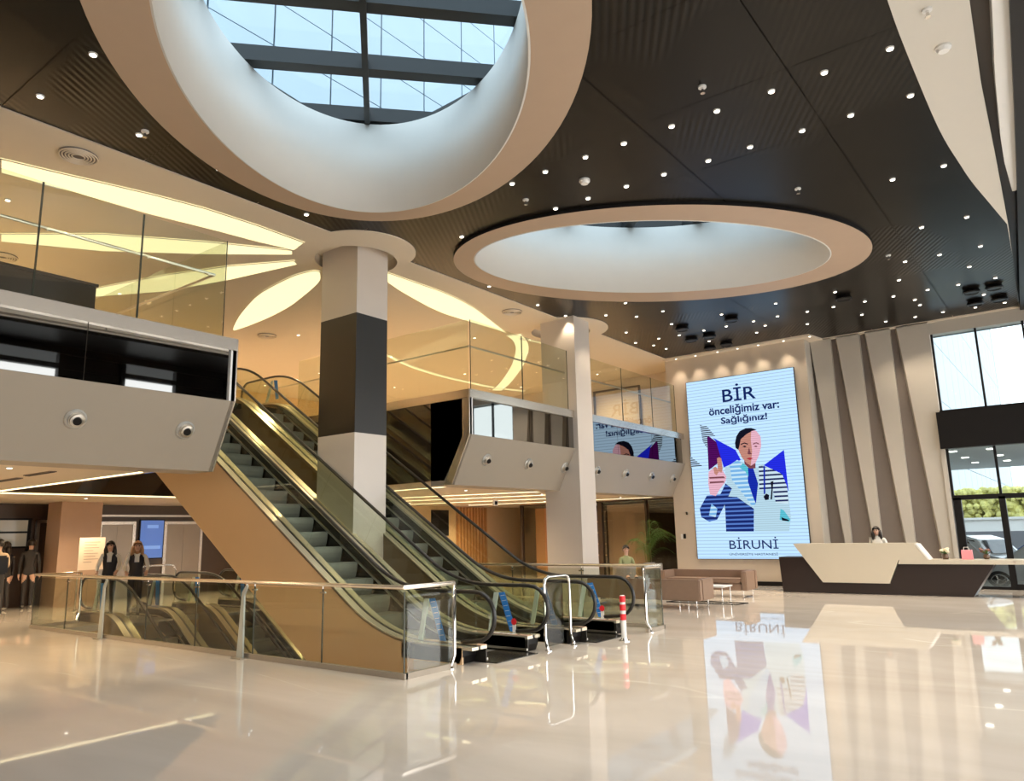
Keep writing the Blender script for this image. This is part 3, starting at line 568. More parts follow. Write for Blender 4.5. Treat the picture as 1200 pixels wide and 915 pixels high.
# ------------------------------------------------------------------ upper floor edge (two halves)
def fascia(name, label, y0, y1, nozzle_ys, side_at_y1):
    t = thing(name, label, 'upper floor edge', (EX, (y0+y1)/2, 2.65))
    # white clad lower fascia leaning back under the strip, solid to the slab
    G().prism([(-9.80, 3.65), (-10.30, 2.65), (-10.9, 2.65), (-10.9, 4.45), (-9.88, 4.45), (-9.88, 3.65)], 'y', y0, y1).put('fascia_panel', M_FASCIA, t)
    # tinted mirror panes between the trim lines
    n = max(1, round((y1-y0)/1.95))
    a, b = y0+0.10, y1-0.10
    for k in range(n):
        p, q = a+(b-a)*k/n, a+(b-a)*(k+1)/n
        G().box(-9.88, -9.835, p+0.006, q-0.006, 3.66, 4.42).put('mirror_pane', M_MIRROR, t)
    G().box(-9.90, -9.78, y0, y1, 4.41, 4.59).put('top_trim', M_TRIM, t, label='satin steel top trim')
    for yy in ((y0, y0+0.09) if side_at_y1 is False else (y1-0.09, y1)),:
        G().box(-9.88, -9.80, yy[0], yy[1], 3.65, 4.42).put('end_trim', M_WHITEP, t)
    for yy in nozzle_ys:
        z = 3.19; x = -9.80-0.5*(3.65-z)/1.0
        d = Vector((math.cos(math.atan(0.5)), 0, -math.sin(math.atan(0.5)))); c = Vector((x, yy, z))
        nz = link_mesh('air_nozzle', (lambda q: q.mesh('air_nozzle'))(G().tube([c-d*0.02, c+d*0.012, c+d*0.03], [0.135, 0.135, 0.115], 24, caps=True)), M_NOZ, t, smooth=False)
        g = G().tube([c+d*0.02, c+d*0.07, c+d*0.075], [0.098, 0.085, 0.055], 24, caps=False)
        g.tube([c+d*0.0, c+d*0.05], [0.10, 0.10], 24)
        link_mesh('nozzle_ball', g.mesh('nozzle_ball'), M_STEEL, nz, smooth=False)
        dd = (d+Vector((0.0, -0.25, -0.1))).normalized(); cc = c+d*0.06
        link_mesh('nozzle_throat', G().tube([cc, cc+dd*0.035], [0.052, 0.05], 20).mesh('nozzle_throat'), M_BLACK, nz)
    return t
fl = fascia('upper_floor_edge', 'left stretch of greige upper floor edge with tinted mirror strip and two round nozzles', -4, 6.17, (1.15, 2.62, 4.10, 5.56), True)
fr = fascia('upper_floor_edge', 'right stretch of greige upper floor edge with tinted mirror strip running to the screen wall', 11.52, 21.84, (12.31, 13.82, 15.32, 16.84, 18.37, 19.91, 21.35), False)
# faces towards the escalator opening
for (t, y, s) in ((fl, 6.17, 1), (fr, 11.52, -1)):
    ya, yb = (y-0.05, y) if s > 0 else (y, y+0.05)
    G().prism([(-9.95, 3.65), (-9.95, 4.42), (-18.3, 4.42), (-18.3, 2.75), (-10.52, 2.75)], 'y', ya, yb).put('side_panel', M_SMOKED, t, label='dark glossy side panel')
    yc, yd = (y-0.06, y+0.02) if s > 0 else (y-0.02, y+0.06)
    G().prism([(-9.80, 3.65), (-9.80, 4.42), (-9.99, 4.42), (-9.99, 3.63), (-10.52, 2.65), (-10.30, 2.65)], 'y', yc, yd).put('corner_trim', M_TRIM, t)
    G().box(-18.3, -9.80, yc, yd, 4.41, 4.59).put('side_trim', M_TRIM, t)
G().box(-18.4, -18.3, 6.17, 11.52, 2.75, 4.5).put('side_panel', M_SMOKED, fl, label='dark glossy side panel')
# slabs
for nm, b in (('upper_floor', (-24, -10.0, -4, 6.12)), ('upper_floor', (-24, -10.0, 11.57, 23.5)), ('upper_floor', (-24, -18.35, 6.12, 11.57))):
    G().box(b[0], b[1], b[2], b[3], 4.42, 4.57).put(nm, M_MARBLE, kind='structure')
for b in ((-24, -10.35, -4, 6.12), (-24, -10.35, 11.57, 26), (-24, -18.4, 6.12, 11.57)):
    G().box(b[0], b[1], b[2], b[3], 2.75, 2.85).put('ceiling_lower', M_CREAM, kind='structure')
G().box(-17.6, -15.2, 7.58, 11.27, 4.6, 4.72).put('trim_5', M_SMOKED, kind='structure', label='top landing of the two escalators')

# ------------------------------------------------------------------ glass balustrades of the upper floor
M_EDGE = mat('dark_glass_edge', (0.05, 0.055, 0.04), 0.2)
def glass_rail(name, label, segs, x=None, y=None, z0=4.59, z1=6.10, zr=5.57, xr=None):
    t = thing(name, label, 'glass balustrade', (x if x is not None else segs[0][0], y if y is not None else segs[0][0], z0))
    lo = min(min(s) for s in segs); hi = max(max(s) for s in segs)
    for a, b in segs:
        (G().box(x-0.008, x+0.008, a+0.008, b-0.008, z0, z1) if x is not None else G().box(a+0.008, b-0.008, y-0.008, y+0.008, z0, z1)).put('glass_pane', M_GLASS, t)
        for e in (a+0.006, b-0.006): G().box(x-0.0085, x+0.0085, e-0.004, e+0.004, z0, z1+0.002).put('pane_edge', M_EDGE, t)
    return t
gl = glass_rail('glass_balustrade', 'frameless glass balustrade with steel handrail along the left upper edge', [(-0.6, 0.8), (0.8, 2.12), (2.12, 3.42), (3.42, 4.69), (4.69, 5.97)], x=-9.86)
hr = G(); hr.tube([(-10.0, -0.6, 5.57), (-10.0, 5.86, 5.57), (-17.0, 5.86, 5.57)], 0.022, 8).put('handrail', M_STEEL, gl)
for y in (0.8, 2.12, 3.42, 4.69, 5.6): G().tube([(-9.87, y+0.1, 5.50), (-10.0, y+0.1, 5.56)], 0.012, 6).put('handrail_bracket', M_STEEL, gl)
for a, b in ((-11.35, -9.9), (-12.8, -11.35), (-14.25, -12.8), (-15.7, -14.25)):
    G().box(a+0.008, b-0.008, 5.962, 5.978, 4.59, 6.10).put('glass_pane', M_GLASS, gl)
gr = glass_rail('glass_balustrade', 'frameless glass balustrade with dark handrail along the right upper edge', [(11.62, 13.45), (13.45, 15.34), (16.35, 18.1), (18.1, 19.9), (19.9, 21.5)], x=-9.86)
G().tube([(-17.0, 11.75, 5.57), (-10.0, 11.75, 5.57), (-10.0, 15.42, 5.57)], 0.022, 8).put('handrail', M_STEEL, gr)
G().tube([(-10.0, 16.3, 5.57), (-10.0, 21.5, 5.57)], 0.022, 8).put('handrail', M_STEEL, gr)
for a, b in ((-11.32, -9.9), (-12.75, -11.32), (-14.2, -12.75), (-15.6, -14.2)):
    G().box(a+0.008, b-0.008, 11.60, 11.616, 4.59, 6.10).put('glass_pane', M_GLASS, gr)
for y in (11.9, 13.6, 15.2, 17.5, 19.5): G().tube([(-9.87, y, 5.50), (-10.0, y, 5.56)], 0.012, 6).put('handrail_bracket', M_STEEL, gr)

# ------------------------------------------------------------------ columns
def column(x0, x1, y0, y1, z1, label, bands, m=None):
    t = thing('column', label, 'column', ((x0+x1)/2, (y0+y1)/2, 0))
    for (a, b, mm, nm) in bands:
        e = 0.0
        G().box(x0-e, x1+e, y0-e, y1+e, a, b).put(nm, mm, t)
    return t
column(-11.47, -10.43, 9.02, 9.80, 7.2, 'square stone column with a broad black band between the two up escalators',
       [(0, 3.52, M_COLUMN, 'lower_shaft'), (3.52, 5.79, M_COLBLK, 'black_band'), (5.79, 7.22, M_COLUMN, 'upper_shaft')])
column(-10.72, -9.70, 15.48, 16.20, 7.2, 'plain square stone column standing through the right upper floor edge', [(0, 7.22, M_COLUMN, 'shaft')])
column(-22.6, -21.75, 8.75, 9.80, 2.8, 'brown stone column standing before the elevators at the left', [(0, 2.76, mat('brown_stone', (0.42, 0.28, 0.19), 0.4, noise=0.05), 'shaft')])

# ------------------------------------------------------------------ escalators
SL = 0.649
def path_up(x_start, off=0.0, zflat=0.9, x_in=-7.94, x_out=-15.29, x_end=-17.0, sl=SL, n_arc=8):
    """centre line of a handrail from the foot up to the top landing, offset at right angles"""
    zt = zflat + sl*(x_in-x_out); P = []
    t = math.atan(sl)
    def arc_pts(xc, z, a0, a1, sgn, R):
        # tangent arc at a corner (xc,z); directions are (-cos a, sin a)
        L = R*math.tan(abs(a1-a0)/2); out = []
        for k in range(n_arc+1):
            f = k/n_arc; a = a0+(a1-a0)*f
            out.append((a, f))
        sx, sz = xc+math.cos(a0)*L, z-math.sin(a0)*L
        pts = []; x, zz = sx, sz; da = (a1-a0)/n_arc; ds = R*abs(da)
        pts.append((x, zz, a0))
        for k in range(n_arc):
            am = a0+da*(k+0.5); x -= math.cos(am)*ds; zz += math.sin(am)*ds; pts.append((x, zz, a0+da*(k+1)))
        return pts
    pts = [(x_start, zflat, 0.0)]+arc_pts(x_in, zflat, 0.0, t, 1, 2.2)+arc_pts(x_out, zt, t, 0.0, -1, 2.6)+[(x_end, zt, 0.0)]
    # normal pointing up out of the path
    return [(x+math.sin(a)*off, z+math.cos(a)*off, math.sin(a), math.cos(a)) for (x, z, a) in pts]
def path_down(x_start, off=0.0, zflat=0.9, x_in=-15.95, x_end=-9.2, sl=0.649, n_arc=8):
    t = math.atan(sl); R = 2.2; L = R*math.tan(t/2); pts = [(x_start, zflat, 0.0)]; x, z = x_in-L, zflat; pts.append((x, z, 0.0))
    for k in range(n_arc):
        am = t*(k+0.5)/n_arc; x += math.cos(am)*R*t/n_arc; z -= math.sin(am)*R*t/n_arc; pts.append((x, z, t*(k+1)/n_arc))
    d = x_end-x; pts.append((x_end, z-d*sl, t))
    return [(x+math.sin(a)*off, z+math.cos(a)*off, math.sin(a), math.cos(a)) for (x, z, a) in pts]

def newel_arc(x, z, dirn, r=0.31, n=10):
    """half loop at the end of a handrail: from the top around to below"""
    return [(x+dirn*r*math.sin(PI*k/n), 0, z-r+r*math.cos(PI*k/n)) for k in range(n+1)]

step_me = None
def escalator(label, yL, yR, x_new, up=True, group=None, red=True, decor=True):
    t = thing('escalator', label, 'escalator', ((x_new), (yL+yR)/2, 0), group)
    PF = path_up if up else path_down
    dirn = 1 if up else -1
    xs = x_new-dirn*0.31
    for side, y in ((-1, yL), (1, yR)):
        # handrail with its loop
        rail = PF(xs); pts = [(x, y, z) for (x, z, _, _) in rail]
        loop = [(p[0], y, p[2]) for p in newel_arc(xs, 0.9, dirn)]
        allp = list(reversed(loop))[:-1]+pts
        endx = allp[0][0]-dirn*0.25
        allp = [(endx, y, allp[0][2]-0.02)]+allp
        if up:
            xe, _, ze = allp[-1]
            allp = allp + [(xe-0.31*math.sin(PI*k/10), y, ze-0.31+0.31*math.cos(PI*k/10)) for k in range(1, 11)] + [(xe+0.25, y, ze-0.64)]
            G().prism([(xe-0.285*math.sin(PI*k/12), ze-0.31+0.285*math.cos(PI*k/12)) for k in range(12)]+[(xe, ze-0.60)], 'y', y-0.006, y+0.006).put('balustrade_glass', M_GLASSG, t)
            G().prism([(xe+0.86, ze-0.62), (xe+0.76, ze-0.62), (xe+0.98, ze-0.10), (xe+1.06, ze-0.10)], 'y', y-0.012, y+0.012).put('pale_glass_fin', M_PALEG, t)
            G().prism([(xe+1.10, ze-0.10), (xe+1.24, ze-0.12), (xe+1.32, ze-0.60), (xe+1.20, ze-0.60)], 'y', y-0.0135, y-0.0075).put('blue_sticker_strip', M_BLUE, t)
        G().tube(allp, 0.029, 8).put('handrail', M_RUBBER, t, smooth=True)
        # glass: swept band from the rail down to the deck, in panels, and the half-round end pane
        full = PF(xs, 0.0)
        lo = PF(xs, -0.66)
        m = len(full)
        cuts = [0, 1, 9, 10, m-1] if up else [0, 1, m-2, m-1]
        # subdivide the straight run into panes
        def lerp(a, b, f): return tuple(a[i]+(b[i]-a[i])*f for i in range(4))
        segs = [(0, 1, 1)]
        segs = []
        i = 0
        straight = 9 if up else m-2
        segs.append([full[k] for k in range(0, straight+1)])
        a, b = full[straight], full[straight+1]
        ns = 5 if up else 4
        for q in range(ns): segs.append([lerp(a, b, (q+0.002)/ns), lerp(a, b, (q+0.998)/ns)])
        if up: segs.append([full[k] for k in range(straight+1, m)])
        for sg in segs:
            if up and False: pass
            G().sweep(sg, [(-0.02, -0.006), (-0.02, 0.006), (-0.67, 0.006), (-0.67, -0.006)], y).put('balustrade_glass', M_GLASSG, t)
        half = [(xs+dirn*0.285*math.sin(PI*k/12), 0.59+0.285*math.cos(PI*k/12)) for k in range(13)]+[(xs, 0.22), (xs, 0.88)]
        G().prism([(p[0], p[1]) for p in half[:13]]+[(xs, 0.24)], 'y', y-0.006, y+0.006).put('balustrade_glass', M_GLASSG, t)
        # steel decks either side of the glass, dark gasket in between
        dk = PF(xs+dirn*0.05, 0.0)
        G().sweep(dk, [(-0.68, -0.15), (-0.68, -0.022), (-0.72, -0.022), (-0.72, -0.15)], y).put('deck', M_DECK, t)
        G().sweep(dk, [(-0.68, 0.022), (-0.68, 0.15), (-0.72, 0.15), (-0.72, 0.022)], y).put('deck', M_DECK, t)
        G().sweep(dk, [(-0.675, -0.02), (-0.675, 0.02), (-0.72, 0.02), (-0.72, -0.02)], y).put('gasket', M_RUBBER, t)
        # skirt beside the steps
        s = -side
        ya, yb = (0.13, 0.15) if s > 0 else (-0.15, -0.13)
        G().sweep(dk, [(-0.72, ya), (-0.72, yb), (-1.15, yb), (-1.15, ya)], y).put('skirt_panel', M_SKIRT, t)
        ya, yb = (0.135, 0.175) if s > 0 else (-0.175, -0.135)
        G().sweep(dk, [(-0.84, ya), (-0.84, yb), (-0.87, yb), (-0.87, ya)], y).put('skirt_brush', M_STEEL, t)
        # black base box at the foot of the newel
        if up:
            g = G(); xa, xb = xs-1.10, xs+0.02; fo = 0.0 if side > 0 else (-0.27 if yL < 9 else -0.12); xa += fo/2; xb += fo/2
            g.prism([(xa, 0.0), (xb-0.04, 0.0), (xb, 0.10), (xb, 0.215), (xa, 0.215)], 'y', y-0.15, y+0.15)
            g.put('newel_base', M_BLACK, t, bevel=0.01)
            sa, sb = (0.03, 0.149) if side < 0 else (-0.149, -0.03)
            G().box(xs-1.05, xs+0.05, y+sa, y+sb, 0.222, 0.230).put('deck_plate', mat('rose_deck_plate', (0.60, 0.40, 0.28), 0.4), t, label='rose tinted deck plate')
            G().box(xs-0.62, xs-0.22, y+sa+0.02, y+sb-0.02, 0.2305, 0.2325).put('deck_label', M_STICKW, t, label='white label')
            for q in (0, 1, 2, 3): G().box(xs-0.58+q*0.09, xs-0.53+q*0.09, y+sa+0.04, y+sb-0.04, 0.2328, 0.2335).put('label_mark', M_INK, t)
            G().box(xs-0.16, xs-0.13, y+sa+0.04, y+sa+0.07, 0.2301, 0.236).put('key_switch', M_BLACK, t)
            # pale fin and blue sticker strip on the end glass
            if decor:
                g = G().prism([(xs-0.77+fo, 0.235), (xs-0.70+fo, 0.235), (xs-0.57+fo, 0.79), (xs-0.65+fo, 0.79)], 'y', y-0.012, y+0.012)
                g.put('pale_glass_fin', M_PALEG, t, label='pale green slanting fin')
                pts = [(xs-0.56+fo, 0.79), (xs-0.45+fo, 0.80), (xs-0.25+fo, 0.25), (xs-0.36+fo, 0.25)]
                st = G().prism(pts, 'y', y-0.0135, y-0.0075).put('blue_sticker_strip', M_BLUE, t, label='blue safety sticker strip')
                for q in range(7):
                    f = 0.08+q*0.13; cx_ = xs-0.505+fo+f*0.20; cz_ = 0.795-f*0.55
                    G().prism([(cx_-0.035, cz_-0.008), (cx_+0.04, cz_+0.002), (cx_+0.04, cz_+0.010), (cx_-0.035, cz_-0.002)], 'y', y-0.0150, y-0.0136).put('sticker_text_line', M_STICKW, st)
                if side > 0:
                    st = G().prism([(xs-0.31, 0.235), (xs-0.25, 0.235), (xs-0.25, 0.35), (xs-0.31, 0.35)], 'y', y-0.02, y-0.0136).put('red_round_sticker', M_STICKW, t, label='white sticker with a red disc')
                    G().tube([(xs-0.28, y-0.026, 0.39), (xs-0.28, y-0.0201, 0.39)], 0.047, 20).put('red_disc', M_RED, st)
        else:
            G().box(xs-0.08, xs+0.62, y-0.15, y+0.15, 0.0, 0.19).put('newel_base', M_BLACK, t, bevel=0.01)
            G().prism([(xs+0.35, 0.235), (xs+0.47, 0.235), (xs+0.62, 0.80), (xs+0.54, 0.80)], 'y', y-0.012, y+0.012).put('pale_glass_fin', M_PALEG, t)
            G().prism([(xs+0.66, 0.80), (xs+0.82, 0.80), (xs+0.84, 0.25), (xs+0.70, 0.25)], 'y', y-0.0135, y-0.0075).put('blue_sticker_strip', M_BLUE, t)
    yo0, yo1 = yL-0.15, yR+0.15; ym = (yL+yR)/2; h = (yR-yL)/2+0.15
    dk = PF(xs-dirn*0.12, 0.0)
    U = [(-0.70, -h), (-1.93, -h), (-1.93, h), (-0.70, h), (-0.70, h-0.03), (-1.87, h-0.03), (-1.87, -h+0.03), (-0.70, -h+0.03)]
    G().sweep(dk, U, ym).put('truss_cladding', (M_CLAD if yL < 9 else mat('shaded_cladding', (0.17, 0.125, 0.075), 0.35, 0.2, noise=0.05)) if up else mat('down_cladding', (0.30, 0.22, 0.14), 0.4, 0.3), t, label='champagne metal side cladding')  # farther rising cladding coloured darker to stand for its unlit side
    # steps: white metal treads, each one its own part
    wy0, wy1 = yL+0.175, yR-0.175
    run, rise = 0.40, 0.40*SL
    global step_me
    if step_me is None:
        g = G()
        g.box(-0.40, 0.0, -0.425, 0.425, -0.03, 0.0, 0)          # tread
        n = 6                                                     # curved riser below the nosing edge (front = +x)
        sec = [(-0.03-0.0, -0.03), (0.0, -0.03)]
        vs = []; fs = []
        prof = [(0.0, -0.03), (-0.004, -0.10), (-0.018, -0.18), (-0.045, -rise-0.0), (-0.10, -rise-0.06), (-0.14, -rise-0.06), (-0.14, -0.03)]
        g.prism(prof, 'y', -0.425, 0.425, 1)
        step_me = g.mesh('step'); step_me.materials.append(M_STEP); step_me.materials.append(M_RISER)
    org = ORG[t.name]
    if up:
        x0 = -7.62; N = 22
        for k in range(-2, N):
            if k < 0: z = 0.004; x = x0-0.40*k-0.02
            else:
                x = x0-run*k; z = 0.90-1.02+0.0 + SL*(-7.94-(x-0.0)) ; z = max(z, 0.004)
                z = min(z, 4.74)
            o = bpy.data.objects.new('step', step_me); COL.objects.link(o); o.parent = t; o.location = Vector((x, (wy0+wy1)/2, z))-org
        G().box(-7.0, xs+0.22, yL+0.15, yR-0.15, 0.0, 0.012).put('comb_plate', M_SKIRT, t)
        G().box(-17.2, -15.9, yL+0.15, yR-0.15, 4.70, 4.76).put('comb_plate', M_STEEL, t)
    else:
        x0 = -15.6; N = 15
        for k in range(N):
            x = x0+run*k; z = -0.12-SL*(x+15.95) ; z = min(z, 0.004)
            o = bpy.data.objects.new('step', step_me); COL.objects.link(o); o.parent = t; o.location = Vector((x, (wy0+wy1)/2, z))-org
        G().box(-17.9, -15.9, yL+0.15, yR-0.15, -0.02, 0.012).put('comb_plate', M_STEEL, t)
    return t
escalator('nearest up escalator with champagne side cladding, rising behind the glass fence', 7.75, 8.95, -6.22)
escalator('farther up escalator with side coloured dark for shade, right of the black banded column', 9.90, 11.10, -6.02)
escalator('nearer down escalator sinking into the pit behind the glass fence', 7.75, 8.95, -17.95, up=False)
escalator('farther down escalator in the pit, half hidden under the rising cladding', 9.90, 11.10, -17.95, up=False)

# ------------------------------------------------------------------ glass fences round the pit
def fence(name, label, x0, x1, y, yret, step, posts, ret_post=True):
    t = thing(name, label, 'glass fence', ((x0+x1)/2, y, 0))
    n = max(1, round((x1-x0)/step)); s = 1 if yret > y else -1
    for k in range(n):
        a, b = x0+(x1-x0)*k/n, x0+(x1-x0)*(k+1)/n
        G().box(a+0.006, b-0.006, y-0.008, y+0.008, 0.06, 0.985).put('glass_pane', M_GLASS, t)
        for e in ((a+0.004, b-0.004) if k == n-1 else (a+0.004,)): G().box(e-0.005, e+0.005, y-0.009, y+0.009, 0.06, 0.987).put('pane_edge', M_EDGE, t)
    ya, yb = min(y, yret), max(y, yret)
    G().box(x1-0.008, x1+0.008, ya+0.01, yb-0.01, 0.06, 0.985).put('glass_pane', M_GLASS, t)
    G().box(x0, x1+0.03, y-0.03, y+0.03, 0.0, 0.065).put('base_rail', M_BASER, t)
    G().box(x1-0.03, x1+0.03, ya, yb, 0.0, 0.065).put('base_rail', M_BASER, t)
    G().tube([(x0-0.02, y, 1.04), (x1, y, 1.04), (x1, yret, 1.04)], 0.026, 8).put('top_rail', M_TRIM, t)
    if ret_post:
        xx = x1+0.0; yy = yret
        G().tube([(xx, yy, 1.04), (xx, yy, 0.25), (xx, yy, 0.16), (xx+0.02, yy-s*0.08, 0.06), (xx+0.02, yy-s*0.09, 0.0)], 0.024, 8).put('end_post', M_CHROME, t, smooth=True)
        G().cyl((xx+0.02, yy-s*0.09), 0.05, 0, 0.012).put('post_foot', M_CHROME, t)
    for px in posts:
        G().prism([(px-0.075, 0.0), (px+0.075, 0.0), (px+0.055, 0.86), (px+0.13, 0.99), (px+0.10, 1.02), (px+0.0, 0.90)], 'y', y-0.10, y-0.075).put('post', mat('post_steel', (0.50, 0.54, 0.52), 0.35, 0.4), t, label='flat grey steel post')
        G().box(px-0.12, px+0.12, y-0.16, y-0.04, 0.0, 0.012).put('post_foot', M_STEEL, t)
    for k in range(1, n):
        a = x0+(x1-x0)*k/n
        G().box(a-0.05, a+0.05, y-0.012, y+0.012, 0.93, 0.95).tube([(a, y, 0.94), (a, y, 1.03)], 0.008, 6).put('rail_bracket', M_CHROME, t)
    return t
fence('glass_fence', 'long glass fence with pale handrail in front of the escalator pit', -17.15, -6.60, 6.52, 7.40, 1.5, (-14.0, -9.78))
fence('glass_fence', 'glass fence with handrail on the far side of the escalators, before the brown sofa', -17.15, -5.97, 12.0, 11.40, 1.6, ())
t = thing('glass_fence', 'short return of glass fence at the far left end of the pit', 'glass fence', (-17.15, 7, 0))
G().box(-17.158, -17.142, 6.54, 7.35, 0.06, 0.985).put('glass_pane', M_GLASS, t)
G().box(-17.18, -17.12, 6.54, 7.40, 0, 0.065).put('base_rail', M_BASER, t)
G().tube([(-17.15, 6.54, 1.04), (-17.15, 7.40, 1.04), (-17.15, 7.42, 0.2), (-17.15, 7.35, 0)], 0.024, 8).put('end_post', M_CHROME, t)
# hoop guard between the two up escalators
t = thing('hoop_guard', 'steel hoop guard with a grey panel between the two escalator feet', 'guard rail', (-6.40, 9.4, 0))
G().tube([(-6.32, 9.07, 0.0), (-6.36, 9.10, 0.06), (-6.38, 9.10, 0.16), (-6.38, 9.10, 0.90), (-6.38, 9.13, 0.98), (-6.38, 9.20, 1.01), (-6.38, 9.66, 1.01), (-6.38, 9.73, 0.98), (-6.38, 9.76, 0.90), (-6.38, 9.76, 0.16), (-6.34, 9.74, 0.08), (-6.28, 9.68, 0.02)], 0.023, 8).put('hoop', M_CHROME, t, smooth=True)
G().box(-6.41, -6.395, 9.16, 9.60, 0.04, 0.93).put('guard_panel', glass_mat('smoky_panel', (0.55, 0.54, 0.47), 0.1, 1.5), t)
for (a, b) in ((-6.31, 9.07), (-6.28, 9.68)): G().cyl((a, b), 0.05, 0, 0.012).put('foot_plate', M_CHROME, t)
# second hoop standing by the far side of the down escalators
t2 = thing('hoop_guard', 'steel hoop guard standing between the down escalators at the left', 'guard rail', (-17.9, 9.4, 0))
G().tube([(-17.9, 9.0, 0.0), (-17.9, 9.0, 0.95), (-17.9, 9.06, 1.06), (-17.9, 9.15, 1.08), (-17.9, 9.75, 1.08), (-17.9, 9.84, 1.06), (-17.9, 9.9, 0.95), (-17.9, 9.9, 0.0)], 0.023, 8).put('hoop', M_CHROME, t2, smooth=True)
# bollard
t = thing('bollard', 'short white bollard with three red bands at the foot of the farther escalator', 'bollard', (-5.85, 10.42, 0))
G().cyl((-5.85, 10.42), 0.042, 0.0, 0.66).cyl((-5.85, 10.42), 0.042, 0.66, 0.675, r1=0.03).put('tube', M_WHITEP, t)
for a, b in ((0.31, 0.40), (0.45, 0.54), (0.575, 0.665)): G().cyl((-5.85, 10.42), 0.0455, a, b).put('red_band', M_RED, t)
G().cyl((-5.85, 10.42), 0.085, 0.0, 0.015).cyl((-5.85, 10.42), 0.055, 0.015, 0.05, r1=0.045).put('base_plate', M_CHROME, t)

# ------------------------------------------------------------------ LED wall
LM = {
 'bg': led_mat('led_pale_blue', (0.50, 0.74, 1.0), 1.08, 0.32, period=0.098, thick=0.22),
 'purple': led_mat('led_purple', (0.09, 0.005, 0.12), 0.9, 0.5), 'blue': led_mat('led_blue', (0.02, 0.03, 0.85), 0.9, 0.25),
 'blue_lite': led_mat('led_light_blue', (0.20, 0.48, 0.85), 0.9, 0.5, dark=(0.6, 0.85, 1.0), thick=0.45, period=0.124), 'blue_deep': led_mat('led_deep_blue', (0.01, 0.03, 0.45), 0.9, 0.3),
 'stripe': led_mat('led_black_stripe', (0.55, 0.78, 1.0), 0.95, 0.3, dark=(0.01, 0.01, 0.03), thick=0.5, period=0.062),
 'stripe2': led_mat('led_coat_stripe', (0.66, 0.84, 0.95), 0.9, 0.3, dark=(0.02, 0.03, 0.12), thick=0.42, period=0.124),
 'coat': led_mat('led_white_coat', (0.55, 0.80, 0.95), 0.85, 0.25), 'navy': led_mat('led_navy', (0.012, 0.025, 0.16), 0.9, 0.3, dark=(0.10, 0.22, 0.65), thick=0.4, period=0.124),
 'cyan': led_mat('led_cyan', (0.12, 0.60, 0.75), 0.9, 0.3), 'skin': led_mat('led_skin', (0.62, 0.28, 0.22), 0.9, 0.3),
 'skin_shade': led_mat('led_skin_shade', (0.22, 0.07, 0.09), 0.9, 0.3), 'pink': led_mat('led_pink', (0.85, 0.48, 0.60), 0.95, 0.3),
 'black': led_mat('led_black', (0.008, 0.008, 0.02), 0.9, 0.2), 'red': led_mat('led_red', (0.45, 0.03, 0.05), 0.9, 0.2),
 'text': led_mat('led_text_navy', (0.008, 0.022, 0.13), 0.9, 0.2)}
scr = thing('led_screen', 'tall pale blue LED wall advertisement showing a doctor with a raised finger', 'screen', (-7.9, 21.83, 0.75))
G().box(-9.585, -6.235, 21.80, 21.858, 0.74, 6.19).put('screen_frame', M_BLACK, scr)
G().box(-9.57, -6.25, 21.792, 21.80, 0.755, 6.175).put('screen_face', LM['bg'], scr)
order = list(LED_ART.keys())
for k, nm in enumerate(order):
    mk, pts = LED_ART[nm]
    y = 21.790-0.0012*k
    G().prism(pts, 'y', y-0.0009, y).put('picture_' + nm.replace('_a', '').replace('_b', '').replace('_c', ''), LM[mk], scr)
FONT = None
def text_mesh(s, height=1.0, bold=0.0, shear=0.0, spacing=1.0):
    cu = bpy.data.curves.new('txt', 'FONT'); cu.body = s; cu.size = 1.0; cu.offset = bold; cu.resolution_u = 3; cu.space_character = spacing; cu.fill_mode = 'FRONT'
    o = bpy.data.objects.new('tmp', cu); COL.objects.link(o); dg = bpy.context.evaluated_depsgraph_get()
    me = bpy.data.meshes.new_from_object(o.evaluated_get(dg)); bpy.data.objects.remove(o); bpy.data.curves.remove(cu); me.materials.clear()
    return me
def put_text(name, s, p0, p1, ptop, y, m, parent, caps, bold=0.0):
    me = text_mesh(s, bold=bold); xs = [v.co.x for v in me.vertices]; mnx, mxx = min(xs), max(xs)
    hcap = {'cap': 0.70, 'x': 0.53}[caps]
    sx = (p1[0]-p0[0])/(mxx-mnx); sz = (ptop[1]-p0[1])/hcap
    for v in me.vertices:
        f = (v.co.x-mnx)*sx; v.co = Vector((p0[0]+f, y, (p0[1]+p1[1])/2+v.co.y*sz))
    return link_mesh(name, me, m, parent)
caps = ['cap', 'x', 'cap', 'cap', 'cap']; bolds = [0.010, 0.026, 0.026, 0.004, 0.0]
for (s, p0, p1, pt), c, b in zip(LED_TEXT, caps, bolds):
    put_text('lettering', s, p0, p1, pt, 21.7885, LM['text'], scr, c, b)

